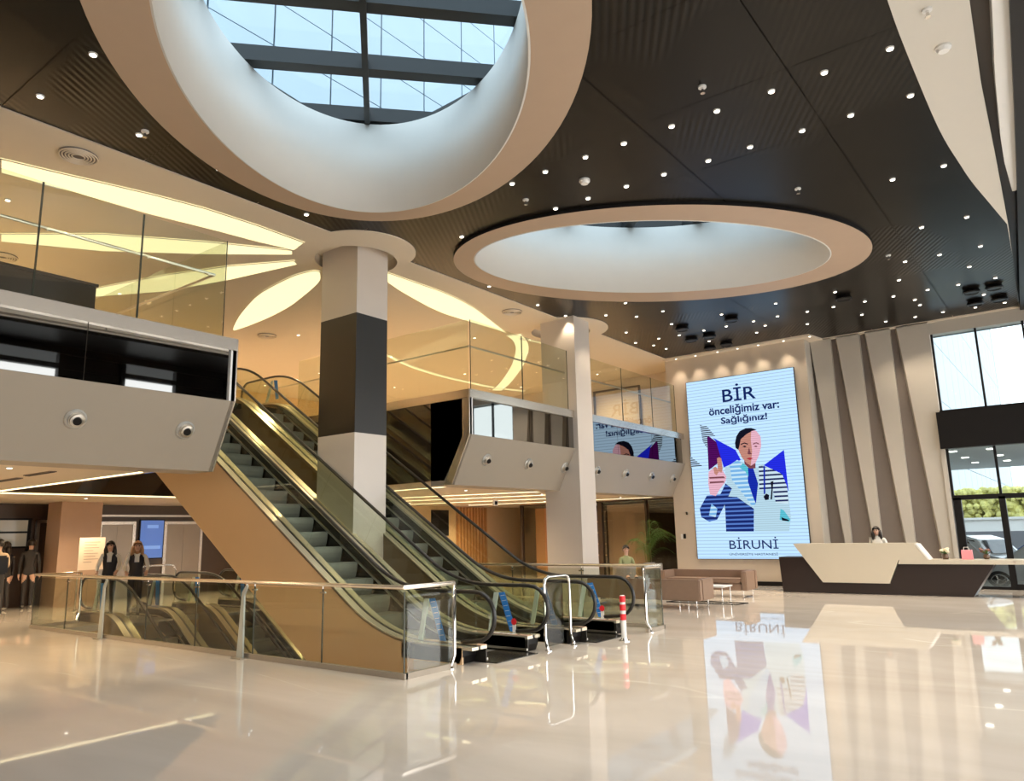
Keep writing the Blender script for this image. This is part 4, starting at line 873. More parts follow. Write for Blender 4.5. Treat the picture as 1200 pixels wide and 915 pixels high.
# ------------------------------------------------------------------ ceiling lights and fittings
def chaikin(pts, it=2):
    for _ in range(it):
        q = []
        for k in range(len(pts)):
            a, b = pts[k], pts[(k+1) % len(pts)]
            q += [(a[0]*0.8+b[0]*0.2, a[1]*0.8+b[1]*0.2), (a[0]*0.2+b[0]*0.8, a[1]*0.2+b[1]*0.8)]
        pts = q
    return pts
def petal(pts, label, ll=M_PETAL, nm='petal_light'):
    t = thing(nm, label, 'ceiling light', (sum(p[0] for p in pts)/len(pts), sum(p[1] for p in pts)/len(pts), 6.99), 'lit petals in the upper ceiling' if nm == 'petal_light' else 'curved light lines in the upper ceiling')
    G().prism(pts, 'z', 6.985, 6.998).put('diffuser', ll, t)
    c = Vector((sum(p[0] for p in pts)/len(pts), sum(p[1] for p in pts)/len(pts)))
    n = len(pts); out = []
    g = G()
    for k in range(n):
        a, b = Vector(pts[k]), Vector(pts[(k+1) % n]); d = (b-a)
        if d.length < 1e-4: continue
        nrm = Vector((d.y, -d.x)).normalized()*0.02
        g.add([(a.x-nrm.x, a.y-nrm.y, 6.98), (b.x-nrm.x, b.y-nrm.y, 6.98), (b.x+nrm.x, b.y+nrm.y, 6.98), (a.x+nrm.x, a.y+nrm.y, 6.98)], [(0, 1, 2, 3)])
    g.put('petal_rim', M_CREAM, t)
    return t
petal(P1, 'long lit ceiling petal running closest to the black ceiling edge at the left')
petal(P2, 'slender lit ceiling petal second from the black ceiling edge at the left')
petal(P3, 'lit ceiling petal third in the fan, pointing over the dark cabinet')
petal(chaikin(P4), 'broad leaf shaped lit ceiling petal beside the black banded column, left of it')
petal(chaikin(P5), 'broad lit ceiling petal to the right of the black banded column')
def strip(pts, wd):
    pts = catmull(pts)
    L, R_ = [], []
    for k, p in enumerate(pts):
        a = Vector(pts[max(0, k-1)]); b = Vector(pts[min(len(pts)-1, k+1)]); d = (b-a).normalized(); nn = Vector((-d.y, d.x))*wd/2
        L.append((p[0]+nn.x, p[1]+nn.y)); R_.append((p[0]-nn.x, p[1]-nn.y))
    return L+list(reversed(R_))
petal(strip(ARC1, 0.16), 'thin curved light line sweeping across the upper ceiling', M_PETAL, 'curved_light')
petal(strip(ARC2, 0.42), 'short bent light band crossing the thin curved line near the plain column', M_PETAL, 'curved_light')
petal(strip(ARC3, 0.08), 'short straight light line ending at the plain column', M_PETAL, 'curved_light')

lamp_l = bpy.data.lights.new('downlight_lamp', 'SPOT'); lamp_l.energy = 46; lamp_l.color = (1.0, 0.84, 0.64); lamp_l.spot_size = math.radians(88); lamp_l.spot_blend = 0.6; lamp_l.shadow_soft_size = 0.045
dl = thing('downlight', 'x', 'downlight', (0, 0, 7.02))
G().cyl((0, 0), 0.042, 7.003, 7.02, 16, r1=0.048).put('trim_ring', M_WHITEP, dl)
G().cyl((0, 0), 0.034, 6.998, 7.004, 16).put('lens', M_LAMP, dl)
ORD = ['first', 'second', 'third', 'fourth', 'fifth', 'sixth', 'seventh', 'eighth', 'ninth', 'tenth', 'eleventh', 'twelfth', 'thirteenth', 'fourteenth', 'fifteenth', 'sixteenth', 'seventeenth', 'eighteenth', 'nineteenth', 'twentieth']
rows = []
for q in sorted(DOWNLIGHTS, key=lambda q: q[1]):
    if rows and q[1]-rows[-1][-1][1] < 0.40: rows[-1].append(q)
    else: rows.append([q])
first = True
for ri, row in enumerate(rows):
    for ci, (x, y) in enumerate(sorted(row)):
        if len(row) == 1: z = 'lone round downlight making up the %s row of the black ceiling' % ORD[ri]
        else: z = 'round downlight, %s from left in the %s row of the black ceiling' % (ORD[ci], ORD[ri])
        if first: dl.location = (x, y, 7.02); o = dl; o['label'] = z; o['group'] = 'downlights in the black ceiling'; first = False
        else: o = copy_thing(dl, (x, y, 7.02), z, group='downlights in the black ceiling')
        if x < -9.3 and y > 10: continue
        lo = bpy.data.objects.new('lamp', lamp_l); COL.objects.link(lo); lo.parent = o; lo.location = (0, 0, -0.06)
for k, (x, y) in enumerate(sorted(BORDER_SPOTS)):
    o = copy_thing(dl, (x, 21.62, 6.97), 'tiny spot, %s from left along the cream border over the LED wall' % ORD[k], group='spot row over the LED wall')
    o.scale = (0.8, 0.8, 1)
for x, y in CEIL_FITTINGS[:1]+CEIL_FITTINGS[2:]: pass
sp = thing('sprinkler', 'small white sprinkler head in the black ceiling left of the large oval skylight', 'sprinkler', (SPRINKLERS[0][0], SPRINKLERS[0][1], 7.02), 'sprinklers in the black ceiling')
x, y = SPRINKLERS[0]
G().cyl((x, y), 0.05, 7.0, 7.02, 14).put('rosette', M_WHITEP, sp); G().cyl((x, y), 0.016, 6.93, 7.0, 10).cyl((x, y), 0.03, 6.925, 6.932, 12).put('nozzle', M_CHROME, sp)
SPL = ['between the oval skylights', 'toward the pale strip', 'right above the far skylight', 'right of the far skylight']
for k, (x, y) in enumerate(SPRINKLERS[1:]): copy_thing(sp, (x, y, 7.02), 'small white sprinkler head in the black ceiling ' + SPL[k])
sp2 = copy_thing(sp, (CEIL_FITTINGS[0][0], CEIL_FITTINGS[0][1], 6.99), 'sprinkler head in the pale ceiling strip, upper right', group=None)
if 'group' in sp2: del sp2['group']
x, y = SMOKE[0]
t = thing('smoke_detector', 'round white smoke detector in the black ceiling between the oval skylights', 'smoke detector', (x, y, 7.02))
G().cyl((x, y), 0.085, 6.985, 7.02, 20).put('base', M_WHITEP, t); G().cyl((x, y), 0.055, 6.95, 6.985, 20, r1=0.078).put('head', M_WHITEP, t)
x, y = CEIL_FITTINGS[2]
t = thing('smoke_detector', 'round white smoke detector in the pale ceiling strip at upper right', 'smoke detector', (x, y, 6.99))
G().cyl((x, y), 0.085, 6.965, 6.99, 20).put('base', M_WHITEP, t); G().cyl((x, y), 0.055, 6.93, 6.965, 20, r1=0.078).put('head', M_WHITEP, t)
for k, (x, y) in enumerate(SPEAKERS):
    lab = ['black round ceiling grille in front of the LED wall, leftmost and nearest one', 'black round ceiling grille before the LED wall, beside the far oval skylight, right one',
           'black round ceiling grille in front of the LED wall, middle row, right hand one', 'black round ceiling grille in front of the LED wall, middle row, left hand one',
           'black round ceiling grille in front of the LED wall, last row, left hand one', 'black round ceiling grille in front of the LED wall, last row, right hand one',
           'lone black round ceiling grille above the tapered reception panelling', 'black round grille of the four over the reception window, near left one', 'black round grille of the four over the reception window, near right one',
           'black round grille of the four over the reception window, far left one', 'black round grille of the four over the reception window, far right one'][k]
    t = thing('ceiling_grille', lab, 'ceiling speaker', (x, y, 7.02), 'round black ceiling grilles')
    g = G().cyl((x, y), 0.20, 6.94, 7.02, 24, r1=0.15)
    g.put('housing', M_BLACK, t)
    G().tube([(x+0.16*math.cos(2*PI*q/20), y+0.16*math.sin(2*PI*q/20), 6.935) for q in range(20)], 0.012, 6, closed=True).put('rim', M_RUBBER, t)
for k, (x, y) in enumerate(MEZZ_VENTS):
    lab = ['round slotted air diffuser in the cream ceiling above the left glass balustrade', 'round slotted air diffuser in the cream ceiling near the plain column', 'round slotted air diffuser above the dark cabinet at the far left', 'round slotted air diffuser above the top of the escalators'][k]
    t = thing('air_diffuser', lab, 'air diffuser', (x, y, 6.99))
    G().cyl((x, y), 0.25, 6.985, 7.0, 28).put('backplate', M_TAUPE, t)
    for r in (0.08, 0.12, 0.16, 0.20, 0.24):
        G().tube([(x+r*math.cos(2*PI*q/24), y+r*math.sin(2*PI*q/24), 6.975) for q in range(24)], 0.011, 5, closed=True).put('ring_slat', M_CREAM, t)
# upper floor lamps: an invented grid, added to light the floor warmly
ul = bpy.data.lights.new('upper_fill_lamp', 'SPOT'); ul.energy = 165; ul.color = (1.0, 0.75, 0.45); ul.spot_size = math.radians(150); ul.spot_blend = 0.8; ul.shadow_soft_size = 0.06
ud = copy_thing(dl, (-13, 3, 6.995), 'small warm added downlight in the cream upper ceiling', group='added downlights in the cream upper ceiling')
for xi, x in enumerate((-12.9, -16.2, -19.6, -22.6)):
    for yi, y in enumerate((0.8, 4.0, 7.3, 12.0, 15.4, 18.8, 22.0)):
        if x > -15 and 6 < y < 8: continue
        o = ud if (x, y) == (-12.9, 0.8) else copy_thing(ud, (x, y, 6.995))
        o.location = (x, y, 6.995); o['label'] = 'added warm downlight in cream upper ceiling, %s row from the glass, %s from left' % (ORD[xi], ORD[yi])
        lo = bpy.data.objects.new('lamp', ul); COL.objects.link(lo); lo.parent = o; lo.location = (0, 0, -0.05)

# ------------------------------------------------------------------ lower ceiling light lines
ll = bpy.data.lights.new('lower_fill_lamp', 'SPOT'); ll.energy = 175; ll.color = (1.0, 0.76, 0.48); ll.spot_size = math.radians(150); ll.spot_blend = 0.8; ll.shadow_soft_size = 0.05  # spots added to brighten the low ceiling area and the escalator cladding
def line_light(x0, y0, x1, y1, label, wd=0.07, z=2.748):
    t = thing('linear_light', label, 'ceiling light', ((x0+x1)/2, (y0+y1)/2, z), 'light lines in the lower ceiling')
    d = Vector((x1-x0, y1-y0)).normalized(); n = Vector((-d.y, d.x))*wd/2
    p = [(x0+n.x, y0+n.y), (x1+n.x, y1+n.y), (x1-n.x, y1-n.y), (x0-n.x, y0-n.y)]
    G().prism(p, 'z', z-0.012, z).put('diffuser', M_LINE, t)
    n2 = n*1.35; p = [(x0+n2.x, y0+n2.y), (x1+n2.x, y1+n2.y), (x1-n2.x, y1-n2.y), (x0-n2.x, y0-n2.y)]
    G().prism(p, 'z', z-0.004, z+0.001).put('channel', M_WHITEP, t)
line_light(-12.0, 5.95, -18.0, 5.95, 'long light line in the lower ceiling beside the escalator opening, at the left')
line_light(-18.55, 5.2, -18.55, 11.5, 'light line in the lower ceiling crossing before the brown column', z=2.748)
line_light(-11.2, 13.0, -14.6, 13.1, 'first light line under the right upper floor, nearest the glass edge')
line_light(-11.6, 16.9, -18.0, 15.2, 'second light line under the right upper floor')
line_light(-12.4, 18.7, -19.0, 16.9, 'third light line under the right upper floor')
line_light(-12.6, 21.0, -19.5, 19.3, 'fourth light line under the right upper floor')
line_light(-11.6, 23.6, -19.0, 22.3, 'farthest light line under the right upper floor, near the dark partition')
for k, (x, y) in enumerate(((-12.5, 14.5), (-15.5, 14.5), (-18.5, 14.5), (-12.6, 18), (-15.5, 18), (-18.5, 18.5), (-12.4, 22.3), (-15.5, 22.3), (-18.8, 22), (-12.3, 4.2), (-15.5, 3.5), (-15.5, 0.5), (-19.8, 5.0), (-19.8, 8.5), (-20.6, 12.2), (-20, 1.5), (-12.3, 0.5))):
    o = copy_thing(ud, (x, y, 2.75), 'added warm downlight in the low ceiling ' + ('right of the escalators, ' if y > 12.5 else 'left of the escalators, ') + ORD[k] + ' of its set', group='added downlights in the low ceiling')
    for ch in list(o.children):
        if ch.type == 'LIGHT': ch.data = ll
for k, (x0, x1, y0) in enumerate(((-13.6, -12.6, 4.9), (-15.1, -14.15, 5.0))):
    t = thing('slot_diffuser', 'dark slot air diffuser in the low ceiling at the left, ' + ('nearer one' if k == 0 else 'one further left'), 'air diffuser', ((x0+x1)/2, y0, 2.75))
    G().box(x0, x1, y0-0.05, y0+0.05, 2.735, 2.75).put('frame', M_TAUPE, t)
    for q in (-0.025, 0.0, 0.025): G().box(x0+0.02, x1-0.02, y0+q-0.006, y0+q+0.006, 2.728, 2.735).put('slat', M_BLACK, t)
# fill light added to brighten the pit, without a fitting
pl = bpy.data.lights.new('pit_fill_light', 'POINT'); pl.energy = 60; pl.color = (1.0, 0.8, 0.55); pl.shadow_soft_size = 0.2
o = bpy.data.objects.new('pit_fill_light', pl); COL.objects.link(o); o.location = (-11.0, 9.4, -2.6)

# ------------------------------------------------------------------ far left under the upper floor
def elevator(y0, y1, label):
    t = thing('elevator', label, 'elevator', (-23.3, (y0+y1)/2, 0)); X = -23.3
    ym = (y0+y1)/2
    G().box(X, X+0.05, y0-0.09, y0, 0, 2.26).put('door_frame', M_TRIM, t); G().box(X, X+0.05, y1, y1+0.09, 0, 2.26).put('door_frame', M_TRIM, t)
    G().box(X, X+0.05, y0, y1, 2.17, 2.26).put('door_header', M_TRIM, t)
    for qa, qb in ((y0, ym-0.004), (ym+0.004, y1)): G().box(X, X+0.025, qa, qb, 0, 2.17).put('door_leaf', mat('elevator_steel', (0.30, 0.25, 0.20), 0.3, 0.7, noise=0.06), t)
    return t
elevator(10.50, 11.42, 'steel elevator door half hidden behind the two women')
elevator(12.50, 13.62, 'wide brushed steel elevator doors beside the blue screen')
t = thing('info_screen', 'blue upright information screen on the dark wall between the elevators', 'screen', (-23.28, 12, 1.15))
G().box(-23.29, -23.24, 11.62, 12.40, 1.12, 2.32).put('bezel', M_BLACK, t)
G().box(-23.245, -23.235, 11.65, 12.37, 1.15, 2.29).put('display', M_SCREEN, t)
for z, a, b in ((1.42, 11.75, 12.3), (2.05, 11.85, 12.2)): G().box(-23.236, -23.232, a, b, z, z+0.10).put('display_band', mat('screen_band', (0.1, 0.2, 0.4), 0.4, emit=(0.16, 0.28, 0.6), estr=0.8), t)
G().box(-23.32, -23.2, 10.3, 14.2, 2.40, 2.46).put('trim_6', M_STEEL, kind='structure')
# dark glazed shopfront at the far left
t = thing('shopfront', 'dark shopfront glazing with thin steel bars at the far left', 'shopfront', (-23.2, 6, 0))
for y in (4.5, 5.6, 6.7, 7.6, 8.55): G().box(-23.25, -23.17, y-0.035, y+0.035, 0, 2.35).put('mullion', M_BLACK, t)
for z in (1.55, 1.95, 2.3): G().box(-23.24, -23.18, 4.5, 8.6, z, z+0.05).put('transom', M_BLACK, t)
for a, b in ((4.54, 5.56), (5.64, 6.66), (6.74, 7.56), (7.64, 8.51)):
    for c, d in ((1.60, 1.95), (2.0, 2.3)):
        G().box(-23.22, -23.205, a, b, c, d).put('pane', mat('lit_dim_pane', (0.22, 0.2, 0.16), 0.15, emit=(0.30, 0.25, 0.17), estr=0.35), t)
t = thing('doorway_frame', 'thin pale door frame left of the brown column', 'door', (-23.1, 9.0, 0))
G().box(-23.2, -23.1, 8.70, 8.78, 0, 2.3).put('jamb', M_STEEL, t); G().box(-23.2, -23.1, 9.7, 9.78, 0, 2.3).put('jamb', M_STEEL, t); G().box(-23.2, -23.1, 8.70, 9.78, 2.22, 2.3).put('head', M_STEEL, t)
# notice stand
t = thing('notice_stand', 'cream printed notice on a slim stand in front of the brown column', 'notice stand', (-20.2, 8.85, 0))
g = G(); g.tube([(-20.2, 8.62, 0), (-20.2, 8.62, 1.72)], 0.012, 8); g.cyl((-20.2, 8.75), 0.16, 0, 0.015); g.put('pole', M_STEEL, t)
G().prism([(8.60, 0.98), (9.22, 0.98), (9.22, 1.78), (8.60, 1.78)], 'x', -20.19, -20.175).put('notice_board', M_PAPER, t)
for k in range(8):
    G().box(-20.174, -20.172, 8.72, 8.72+[0.38, 0.30, 0.36, 0.22, 0.34, 0.28, 0.36, 0.2][k], 1.66-k*0.07, 1.672-k*0.07).put('text_line', M_INK, t)

# ------------------------------------------------------------------ under the right upper floor
t = thing('slatted_screen', 'warm wooden slatted wall panel under the right upper floor', 'wall panel', (-20.25, 23.8, 0))
G().box(-20.28, -20.25, 22.9, 24.75, 0, 2.72).put('backboard', mat('orange_backboard', (0.50, 0.24, 0.10), 0.5), t)
sm = G().box(-0.04, 0.04, -0.045, 0.045, 0, 2.72).mesh('slat'); sm.materials.append(M_WOOD)
for k in range(10):
    o = bpy.data.objects.new('slat', sm); COL.objects.link(o); o.parent = t; o.location = Vector((-20.20, 22.97+k*0.19, 0))-Vector((-20.25, 23.8, 0))
t = thing('dark_opening', 'small dark opening high in the warm wall left of the slats', 'opening', (-20.28, 21.9, 1.7))
G().box(-20.3, -20.26, 21.46, 22.44, 1.6, 2.6).put('dark_recess', M_BLACK, t)
part = thing('glazed_partition', 'dark framed glazed partition beneath the right upper floor', 'partition', (-15, 24.7, 0))
for x, hw_ in ((-18.30, 0.045), (-14.62, 0.09), (-12.70, 0.035)): G().box(x-hw_, x+hw_, 24.62, 24.78, 0, 2.72).put('upright', M_DKBROWN, part)
G().box(-18.35, -11.4, 24.62, 24.78, 2.70, 2.75).put('head', M_DKBROWN, part)
for a, b in ((-18.26, -17.2), (-14.53, -12.79), (-12.61, -11.45)): G().box(a, b, 24.69, 24.70, 0.02, 2.70).put('pane', M_GLASS, part)
G().box(-14.45, -12.75, 24.9, 25.0, 0, 2.6).put('trim_7', M_BROWNW, kind='structure', label='brown wall panel behind the glazing')
G().box(-18.0, -15.2, 25.2, 25.3, 0, 2.6).put('trim_8', mat('orange_wood_wall', (0.55, 0.27, 0.12), 0.5, noise=0.08), kind='structure', label='orange wood wall behind the glazing')
G().box(-20.6, -11.0, 28.9, 29.0, 0, 3).put('wall_back_right', M_DKBROWN, kind='structure')
G().box(-24, -5.0, 26.0, 29.0, -0.1, 0).put('floor_rear', M_MARBLE, kind='structure')
G().box(-24, -5.9, 26.0, 29.0, 2.75, 2.85).put('ceiling_rear', M_CREAM, kind='structure')
G().box(-20.4, -20.3, 26.0, 29.0, 0, 2.75).put('wall_back_far', M_WARMW, kind='structure')
G().box(-11.4, -11.3, 24.7, 29.0, 0, 2.75).put('wall_rear_right', M_BROWNW, kind='structure')
# shelf unit in the gap left of the partition upright
t = thing('shelf_unit', 'narrow shelf unit with small boxes behind the glazing', 'shelf', (-15.0, 25.4, 0))
G().box(-15.15, -14.75, 25.3, 25.7, 0, 2.4).put('carcass', M_TAUPE, t)
for k in range(5): G().box(-15.13, -14.77, 25.22, 25.3, 0.3+k*0.42, 0.34+k*0.42).put('shelf_board', M_WARMW, t)
# exit sign
t = thing('exit_sign', 'small square green edged sign hanging under the low ceiling', 'sign', (-13.7, 17.2, 2.5))
G().box(-13.72, -13.68, 17.1, 17.3, 2.44, 2.60).put('sign_plate', M_WHITEP, t); G().box(-13.675, -13.67, 17.14, 17.26, 2.47, 2.57).put('sign_symbol', M_BLACK, t)
G().tube([(-13.7, 17.2, 2.6), (-13.7, 17.2, 2.75)], 0.006, 6).put('hanger', M_STEEL, t)

# tall potted palm
def palm(x, y, label):
    t = thing('potted_palm', label, 'plant', (x, y, 0))
    G().cyl((x, y), 0.20, 0, 0.45, 20, r1=0.26).put('pot', M_BLACK, t)
    rnd = random.Random(3)
    g = G()
    for k in range(9): 
        a = rnd.uniform(0, 2*PI); g.tube([(x+0.05*math.cos(a), y+0.05*math.sin(a), 0.4), (x+0.12*math.cos(a), y+0.12*math.sin(a), 1.2)], 0.012, 5)
    g.put('stems', mat('palm_stem', (0.13, 0.14, 0.04), 0.6), t)
    for k in range(22):
        a = rnd.uniform(0, 2*PI); L = rnd.uniform(0.7, 1.15); h = rnd.uniform(0.7, 1.3); up_ = rnd.uniform(0.35, 0.9)
        g = G(); pts = []
        for q in range(9):
            f = q/8; r = L*f*0.85; z = h+up_*math.sin(f*2.0)-0.25*f*f
            pts.append(Vector((x+r*math.cos(a), y+r*math.sin(a), z)))
        g.tube(pts, [0.008*(1-0.8*i/8) for i in range(9)], 4)
        for q in range(1, 9):
            d = Vector((math.cos(a), math.sin(a), 0)); s = Vector((-math.sin(a), math.cos(a), 0)); p = pts[q]
            for sg in (-1, 1):
                tip = p+s*sg*0.26*(1-0.06*q)+d*0.14+Vector((0, 0, -0.09))
                g.add([p-d*0.018, p+d*0.02, tip], [(0, 1, 2)])
                p2 = (pts[q]+pts[q-1])/2; tip2 = p2+s*sg*0.24*(1-0.06*q)+d*0.12+Vector((0, 0, -0.08))
                g.add([p2-d*0.018, p2+d*0.02, tip2], [(0, 1, 2)])
        g.put('frond', M_LEAF, t)
palm(-12.05, 23.35, 'tall green potted palm against the dark glazing left of the LED wall')

# intercom and sensor on the screen wall's edge
t = thing('intercom', 'small black and white intercom on the wall left of the LED wall', 'intercom', (-9.95, 21.84, 1.38))
G().box(-10.02, -9.94, 21.84, 21.86, 1.36, 1.50).put('case', M_BLACK, t); G().box(-10.10, -10.03, 21.84, 21.86, 1.34, 1.50).put('card_reader', M_WHITEP, t)
t = thing('wall_sensor', 'tiny black fitting on the wall above the intercom', 'sensor', (-9.85, 21.84, 2.1)); G().box(-9.88, -9.84, 21.83, 21.86, 2.08, 2.16).put('body', M_BLACK, t)
# framed opening on the far upper wall
t = thing('wall_frame', 'thin black frame on the far wall of the upper floor above the screen reflection', 'frame', (-12.7, 23.37, 5.2))
G().box(-13.9, -12.0, 23.33, 23.4, 6.62, 6.68).box(-13.9, -13.84, 23.33, 23.4, 5.0, 6.68).box(-12.06, -12.0, 23.33, 23.4, 5.0, 6.68).put('frame_bar', M_DKBROWN, t)
# dark cabinet on the upper floor, left
t = thing('dark_cabinet', 'dark brown box-like counter on the upper floor behind the left glass', 'counter', (-11.4, 2.4, 4.57))
G().box(-12.1, -10.98, -0.6, 4.62, 4.57, 5.28).put('body', M_DKBROWN, t, bevel=0.01); G().box(-12.12, -10.96, -0.62, 4.64, 5.28, 5.32).put('top', M_DKBROWN, t)

# ------------------------------------------------------------------ sofas, table, armchairs
def sofa(x0, x1, y0, y1, h, back, label):
    t = thing('sofa', label, 'sofa', ((x0+x1)/2, (y0+y1)/2, 0), None)
    zb = 0.17; a = 0.13
    bx = (x0, x1, y0, y0+0.16) if back == 'near' else (x0, x1, y1-0.16, y1)
    G().box(*bx, zb, h).put('backrest', M_SOFA, t, bevel=0.02)
    fy0, fy1 = (y0+0.162, y1) if back == 'near' else (y0, y1-0.162)
    G().box(x0, x0+a, fy0, fy1, zb, h).put('armrest', M_SOFA, t, bevel=0.02); G().box(x1-a, x1, fy0, fy1, zb, h).put('armrest', M_SOFA, t, bevel=0.02)
    G().box(x0+a+0.003, x1-a-0.003, fy0, fy1, zb, 0.32).put('seat_base', M_SOFA, t, bevel=0.012)
    xm = (x0+x1)/2
    for p, q in ((x0+a+0.006, xm-0.004), (xm+0.004, x1-a-0.006)): G().box(p, q, fy0+0.004, fy1+0.01 if back == 'near' else fy1, 0.322, 0.44).put('seat_cushion', M_SOFA, t, bevel=0.03)
    for xx in (x0+0.12, x1-0.12):
        G().tube([(xx, y0+0.08, zb), (xx, y0+0.08, 0.012), (xx, y1-0.08, 0.012), (xx, y1-0.08, zb)], 0.011, 6).put('leg', M_CHROME, t)
    return t
sofa(-9.35, -6.62, 15.05, 15.80, 0.60, 'near', 'tan leather sofa seen from behind beside the farther escalator')
sofa(-8.95, -6.70, 17.95, 18.72, 0.62, 'far', 'tan leather sofa facing the room beneath the LED wall')
t = thing('coffee_table', 'low white topped coffee table on a thin steel frame between the tan sofas', 'table', (-7.2, 16.9, 0))
G().box(-7.9, -6.75, 16.62, 17.2, 0.33, 0.36).put('table_top', M_WHITEP, t, bevel=0.006)
for xx in (-7.85, -6.8):
    for yy in (16.67, 17.15): G().tube([(xx, yy, 0), (xx, yy, 0.33)], 0.01, 6).put('leg', M_CHROME, t)
G().tube([(-7.9, 16.1, 0.03), (-6.25, 16.1, 0.03), (-6.15, 16.5, 0.03), (-7.8, 16.5, 0.03)], 0.012, 6, closed=True).put('floor_frame', M_SKIRT, t)
def armchair(x, y, rz, label):
    t = thing('armchair', label, 'armchair', (x, y, 0), None, rz)
    ORG[t.name] = Vector((0, 0, 0))
    G().box(-0.36, 0.36, -0.32, 0.34, 0.22, 0.44).put('seat', M_GREYF, t, bevel=0.03)
    g = G(); pts = []
    g.prism([(0.40*math.cos(a), 0.36*math.sin(a)) for a in [PI*(-0.05+1.1*k/14) for k in range(15)]]+[(0.32*math.cos(a), 0.28*math.sin(a)) for a in [PI*(1.05-1.1*k/14) for k in range(15)]], 'z', 0.30, 0.74)
    g.put('backrest', M_GREYF, t, bevel=0.01)
    for a, b in ((-0.28, -0.25), (0.28, -0.25), (-0.28, 0.25), (0.28, 0.25)): G().tube([(a, b, 0.22), (a*1.1, b*1.1, 0)], 0.014, 6).put('leg', M_WOOD, t)
    return t
armchair(-9.75, 19.4, 2.3, 'grey rounded armchair behind the brown sofa, right of the seated person')
armchair(-10.1, 18.3, 2.6, 'grey rounded armchair in which the person sits')
armchair(-18.3, 20.8, 1.2, 'grey armchair in front of the warm wall, seen past the escalator handrail')
armchair(-17.4, 19.9, 4.2, 'pale wooden legged chair nearest the warm wall, lower than the handrail')

# ------------------------------------------------------------------ reception desk
dk = thing('reception_desk', 'long faceted reception desk in dark brown and cream', 'reception desk', (-4, 20.3, 0))
G().prism([(-6.55, 0.88), (-5.94, 0.88), (-5.49, 0.26), (-3.97, 0.26), (-3.74, 0.71), (-1.82, 0.71), (-2.29, 0.0), (-6.51, 0.0)], 'y', 20.0, 20.75).put('dark_body', M_DESKD, dk)
G().prism([(-6.12, 1.18), (-3.34, 1.16), (-3.09, 0.81), (-3.72, 0.81), (-3.97, 0.265), (-5.49, 0.265)], 'y', 19.94, 20.30).put('cream_front', M_DESKW, dk)
G().prism([(-3.74, 0.72), (-0.55, 0.72), (-0.55, 0.815), (-3.70, 0.815)], 'y', 19.93, 20.70).put('counter_top', M_DESKW, dk)
G().prism([(-6.12, 1.18), (-3.34, 1.16), (-3.34, 1.20), (-6.14, 1.21)], 'y', 19.94, 20.45).put('high_counter', M_DESKW, dk)
G().prism([(-3.345, 1.185), (-3.30, 1.185), (-3.06, 0.82), (-3.10, 0.82)], 'y', 19.93, 20.45).put('edge_strip', M_WHITEP, dk, label='bright white slanted edge')
G().prism([(-0.95, 0), (-0.7, 0), (-0.6, 0.72), (-0.85, 0.72)], 'y', 20.1, 20.6).put('end_leg', M_DESKD, dk)
put_text('lettering', 'S', (-1.45, 0.755), (-1.40, 0.755), (-1.45, 0.80), 19.925, M_INK, dk, 'cap')
# things on the desk
def flowers(x, y, label, scale=1.0, m=None):
    t = thing('flower_vase', label, 'flowers', (x, y, 0.815))
    z = 0.815
    G().tube([(x, y, z), (x, y, z+0.04*scale), (x, y, z+0.10*scale), (x, y, z+0.13*scale)], [0.05*scale, 0.075*scale, 0.07*scale, 0.05*scale], 16).put('vase', mat('brown_vase', (0.12, 0.07, 0.04), 0.3), t, smooth=True)
    rnd = random.Random(int(x*100))
    for k in range(9):
        a, r = rnd.uniform(0, 2*PI), rnd.uniform(0.02, 0.13)*scale
        c = (x+r*math.cos(a), y+r*math.sin(a)*0.7, z+(0.17+rnd.uniform(0, 0.09))*scale)
        G().sphere(c, 0.040*scale, 8, 5, sc_=(1, 1, 0.7)).put('bloom', m or mat('cream_bloom', (0.80, 0.72, 0.52), 0.7, noise=0.1), t, smooth=True)
    g = G()
    for k in range(8):
        a = rnd.uniform(0, 2*PI); p = Vector((x, y, z+0.12*scale)); q = p+Vector((0.15*math.cos(a), 0.12*math.sin(a), 0.05+rnd.uniform(-0.03, 0.08)))*scale
        s = Vector((-math.sin(a), math.cos(a), 0))*0.03*scale; mdl = (p+q)/2
        g.add([p, mdl+s, q, mdl-s], [(0, 1, 2, 3)])
    g.put('leaves', M_LEAF, t)
flowers(-2.78, 20.25, 'small brown vase of cream flowers on the low counter, beside the pink bag')
flowers(-1.97, 20.35, 'small arrangement of dark flowers on the low counter, right of the pink bag', 0.9, mat('dusky_bloom', (0.25, 0.12, 0.10), 0.7, noise=0.2))
t = thing('gift_bag', 'small pink gift bag with handle on the low counter', 'gift bag', (-2.33, 20.25, 0.815))
G().prism([(-2.45, 0.815), (-2.22, 0.815), (-2.23, 1.03), (-2.44, 1.03)], 'y', 20.2, 20.31).put('bag_body', mat('pink_paper', (0.80, 0.30, 0.33), 0.5, noise=0.05), t)
G().tube([(-2.39, 20.2, 1.02), (-2.38, 20.2, 1.09), (-2.29, 20.2, 1.09), (-2.28, 20.2, 1.02)], 0.006, 6).put('handle', M_WHITEP, t)

